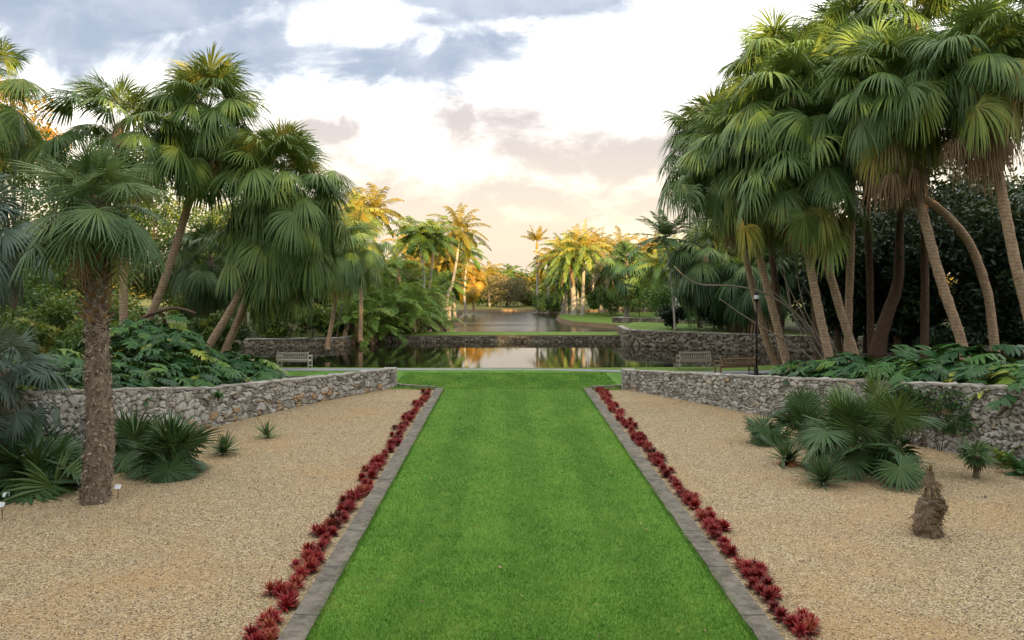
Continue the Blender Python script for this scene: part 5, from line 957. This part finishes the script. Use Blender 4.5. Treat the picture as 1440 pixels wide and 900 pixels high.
# ------------------------------------------------------------------ island palms right of the open water
fp('tall slender sunlit palm with a thin ragged top, leftmost on the right shore', [(757, 446), (756, 400), (755, 350)], 132, 2.6, 6, 951, r0=0.24, r1=0.18, mat='gold', els=(85, 30), shaft=1.3, droop=(0.2, 0.8), z0=-0.5)
fp('slender sunlit palm with small open crown beside the ragged tall one', [(771, 446), (771, 410), (771, 372)], 130, 3.4, 12, 952, r0=0.24, r1=0.17, mat='gold', els=(70, -30), shaft=0.9, z0=-0.5)
fp('tall pale-trunked royal palm standing at the island shore', [(819, 446), (820, 410), (821, 365)], 112, 4.4, 20, 953, r0=0.27, r1=0.2, mat='feather', tint=(0.5, 0.85), shaft=1.4, els=(85, -45), z0=-0.5)
fp('royal palm with thick double-looking trunk left of the tall pale one', [(807, 446), (806, 410), (800, 368)], 113, 4.6, 20, 954, r0=0.40, r1=0.26, mat='feather', tint=(0.35, 0.75), shaft=1.0, els=(80, -55), z0=-0.5, dead=4)
fp('golden feather palm behind the pair of royal palms', [(845, 440), (846, 400), (846, 360)], 128, 4.0, 16, 955, mat='gold', shaft=1.0, z0=-0.5)
fp('golden royal palm with upright fronds right of the island pair', [(872, 440), (873, 400), (873, 362)], 130, 4.6, 14, 956, mat='gold', shaft=1.3, els=(85, -25), z0=-0.5, tint=(0.3, 0.6))
fan_palm('grey-green wax palm with white trunk and long skirt on the island', [(881, 446), (881, 420), (880, 374)], 108, 3.9, 40, 957, r0=0.30, r1=0.24, bark_='bark_grey', mat='fan_dark', skirt=20, z0=-0.5, m=20, droop=(0.8, 2.4), skirt_len=1.3, tint=(0.3, 0.5))
fp('brownish feather palm in the middle of the island trees', [(851, 444), (850, 410), (849, 382)], 122, 3.8, 18, 958, mat='olive', z0=-0.5, els=(80, -60))
fp('green feather palm low between the thin sunlit palms and royal palms', [(790, 446), (792, 420), (790, 392)], 122, 3.6, 14, 959, mat='feather', z0=-0.5, tint=(0.35, 0.65), els=(80, -50))
fp('sunlit royal palm behind the slender pair on the right shore', [(783, 444), (783, 400), (784, 368)], 134, 3.6, 14, 960, mat='gold', shaft=1.0, z0=-0.5)
fp('dull royal palm with grey trunk left of the thick island palm', [(797, 446), (796, 420), (796, 385)], 120, 3.4, 14, 961, mat='feather', z0=-0.5, els=(80, -50), tint=(0.3, 0.6))
fp('slim palm with narrow trunk before the bushes at the island right end', [(927, 440), (928, 400), (927, 372)], 92, 3.0, 14, 962, mat='feather', z0=-0.4, r0=0.12, r1=0.1, els=(80, -50), tint=(0.4, 0.75))
fp('orange-lit palm behind the dark spiky feather palm', [(920, 430), (919, 380), (918, 352)], 128, 3.6, 14, 963, mat='gold', z0=-0.5, tint=(0.5, 0.8))
fp('small bright feather palm on the distant shore left of the treeline gap', [(689, 436), (688, 410), (688, 384)], 148, 3.6, 13, 964, mat='gold', z0=-0.6, els=(75, -35))
fp('tiny dark palm in the middle of the distant treeline', [(717, 436), (717, 410), (717, 384)], 156, 2.8, 12, 965, mat='feather', z0=-0.6)
for k, (px, Yd, h, r, mt, lb_) in enumerate(((900, 106, 5.4, 3.6, 'broad', 'broad dark bush right of the white-trunked wax palm'), (928, 98, 4.6, 3.2, 'broad', 'rounded bush under the slim palm on the island'), (866, 112, 4.4, 2.8, 'broad', 'green bush left of the white-trunked wax palm'), (842, 116, 4.2, 2.4, 'broad', 'dark bush between royal palms and wax palm'), (783, 126, 2.4, 3.4, 'broad', 'low bush at the feet of the slender sunlit palms'), (764, 133, 2.2, 3.2, 'broad', 'low wide bush at the water edge below the ragged palm'), (950, 88, 5.5, 3.0, 'broad', 'leafy bush beside the pale stone sculpture'))):
    q = P(px, 445, Yd); shrub(lb_, q[0], Yd, -0.5, h, r, 970 + k, mat=mt, tint=(0.05, 0.6), nl=3500, ls=0.17)
IT = [(868, 150, 9.5, 4.5, 'sunlit_autumn'), (905, 140, 9, 4.5, 'sunlit_autumn'), (930, 132, 10, 5, 'sunlit_autumn'), (960, 120, 10, 5, 'broad'), (835, 158, 8.5, 4.5, 'broad'), (985, 110, 11, 5.5, 'broad'), (800, 160, 8.5, 4.5, 'sunlit_autumn'), (1020, 100, 12, 6, 'broad'), (890, 128, 7, 4, 'olive')]
for k, (px, Yd, h, r, mt) in enumerate(IT):
    lbs = {'sunlit_autumn': 'sunlit golden tree behind the island palms', 'broad': 'green tree behind the island palms', 'olive': 'dull brown tree behind the island palms'}
    broad_tree(lbs[mt], P(px, 440, Yd)[0], Yd, -0.5, h, r, 990 + k, mat=mt, nl=5500, ls=0.24, group=lbs[mt].replace('tree', 'trees'))
XP = [(792, 138, 356, 3.2), (812, 140, 346, 3.6), (832, 136, 350, 3.4), (860, 140, 372, 3.4), (888, 140, 366, 3.4), (905, 134, 360, 3.4), (940, 120, 356, 3.4), (570, 112, 352, 3.6), (585, 100, 372, 3.2), (655, 115, 360, 3.4), (608, 112, 372, 3.4)]
for k, (px, Yd, cy, L) in enumerate(XP):
    fp('slender golden palm among the trees across the lake', [(px, 440), (px + (k % 3 - 1) * 2, 410), (px + (k % 5 - 2), cy)], Yd, L, 12, 1130 + k, r0=0.19, r1=0.14, mat='gold' if k % 3 else 'feather', els=(80, -40), z0=-0.5, shaft=0.7, tint=(0.2, 0.6), group='slender golden palms across the lake')
# distant treeline
broad_tree('round pale brown tree standing alone on the far lake shore', *P(713, 440, 146)[:2], -0.6, 5.8, 5.0, 1021, mat='olive', nl=6500, ls=0.2, low=0.06, tint=(0.2, 0.9), nclump=46)
rng = np.random.default_rng(1022)
for k, px in enumerate(range(560, 960, 17)):
    Yd = rng.uniform(172, 198); h = rng.uniform(6.0, 8.6) * (1.15 if px > 735 or px < 660 else 0.92); mt = ['sunlit_autumn', 'broad', 'sunlit_autumn', 'broad', 'sunlit_autumn'][k % 5]
    broad_tree('golden-topped tree in the distant treeline across the lake' if mt == 'sunlit_autumn' else 'green tree in the distant treeline across the lake', P(px + rng.uniform(-6, 6), 440, Yd)[0], Yd, -0.6, h, rng.uniform(3.6, 5.0), 1030 + k, mat=mt, nl=3200, ls=0.3, low=0.03, nclump=24, group='golden trees in the distant treeline' if mt == 'sunlit_autumn' else 'green trees in the distant treeline')
for k, (px, h) in enumerate(((672, 4.4), (684, 3.6), (742, 3.6), (752, 3.2))):
    shrub('green bush at the foot of the distant treeline', P(px, 440, 150)[0], 152.0, -0.6, h, 3.4, 1070 + k, nl=2200, ls=0.25, group='bushes at the foot of the distant treeline')
# one mass of far woods closing the horizon, and unseen tall woods added behind the viewpoint to hold the low sun off the glade
def woods(name, label, spots, ls, nl, mat, seed):
    rng = np.random.default_rng(seed); mb = MB()
    for x, y, z, h, r in spots:
        nc = 14; u = rng.uniform(-1, 1, (nc, 3)); u[:, 2] = rng.uniform(0, 1, nc); cc = np.array([x, y, z]) + u * [r * 0.7, r * 0.7, h * 0.82]; ct = rng.uniform(0.1, 0.9, nc)
        tube(mb, [(x, y, z), (x, y, z + h * 0.7)], [0.4, 0.2], 4, 6, tint=0.05)
        for k in range(nc + 0): V_ = cc[k] + rng.normal(0, 1, (nl // nc, 3)) * [r * 0.26, r * 0.26, h * 0.11]; V_[:, 2] = np.maximum(V_[:, 2], z); leafs(mb, rng, V_, ls, np.clip(ct[k] + rng.normal(0, 0.1, len(V_)), 0, 1), 0.3)
    o = mb.build(name, M[mat], smooth=False); return tag(o, label, 'woods', kind='stuff')
rng = np.random.default_rng(1090)
woods('far_woods', 'far-off mass of low woods closing the horizon beyond the lake', [(x, rng.uniform(205, 240), -0.6, rng.uniform(7, 9.5), 8) for x in range(-190, 200, 9)], 0.55, 700, 'sunlit_autumn', 1091)
woods('shade_woods', 'unseen tall dense woods added behind the viewpoint to shade the glade', [(x + rng.uniform(-3, 3), rng.uniform(-46, -34), 0.0, rng.uniform(33, 37), 8) for x in range(-75, 120, 5)] + [(x + rng.uniform(-3, 3), rng.uniform(-32, -26), 0.0, rng.uniform(19, 25), 8) for x in range(-75, 120, 5)], 0.95, 2100, 'broad_dark', 1092)
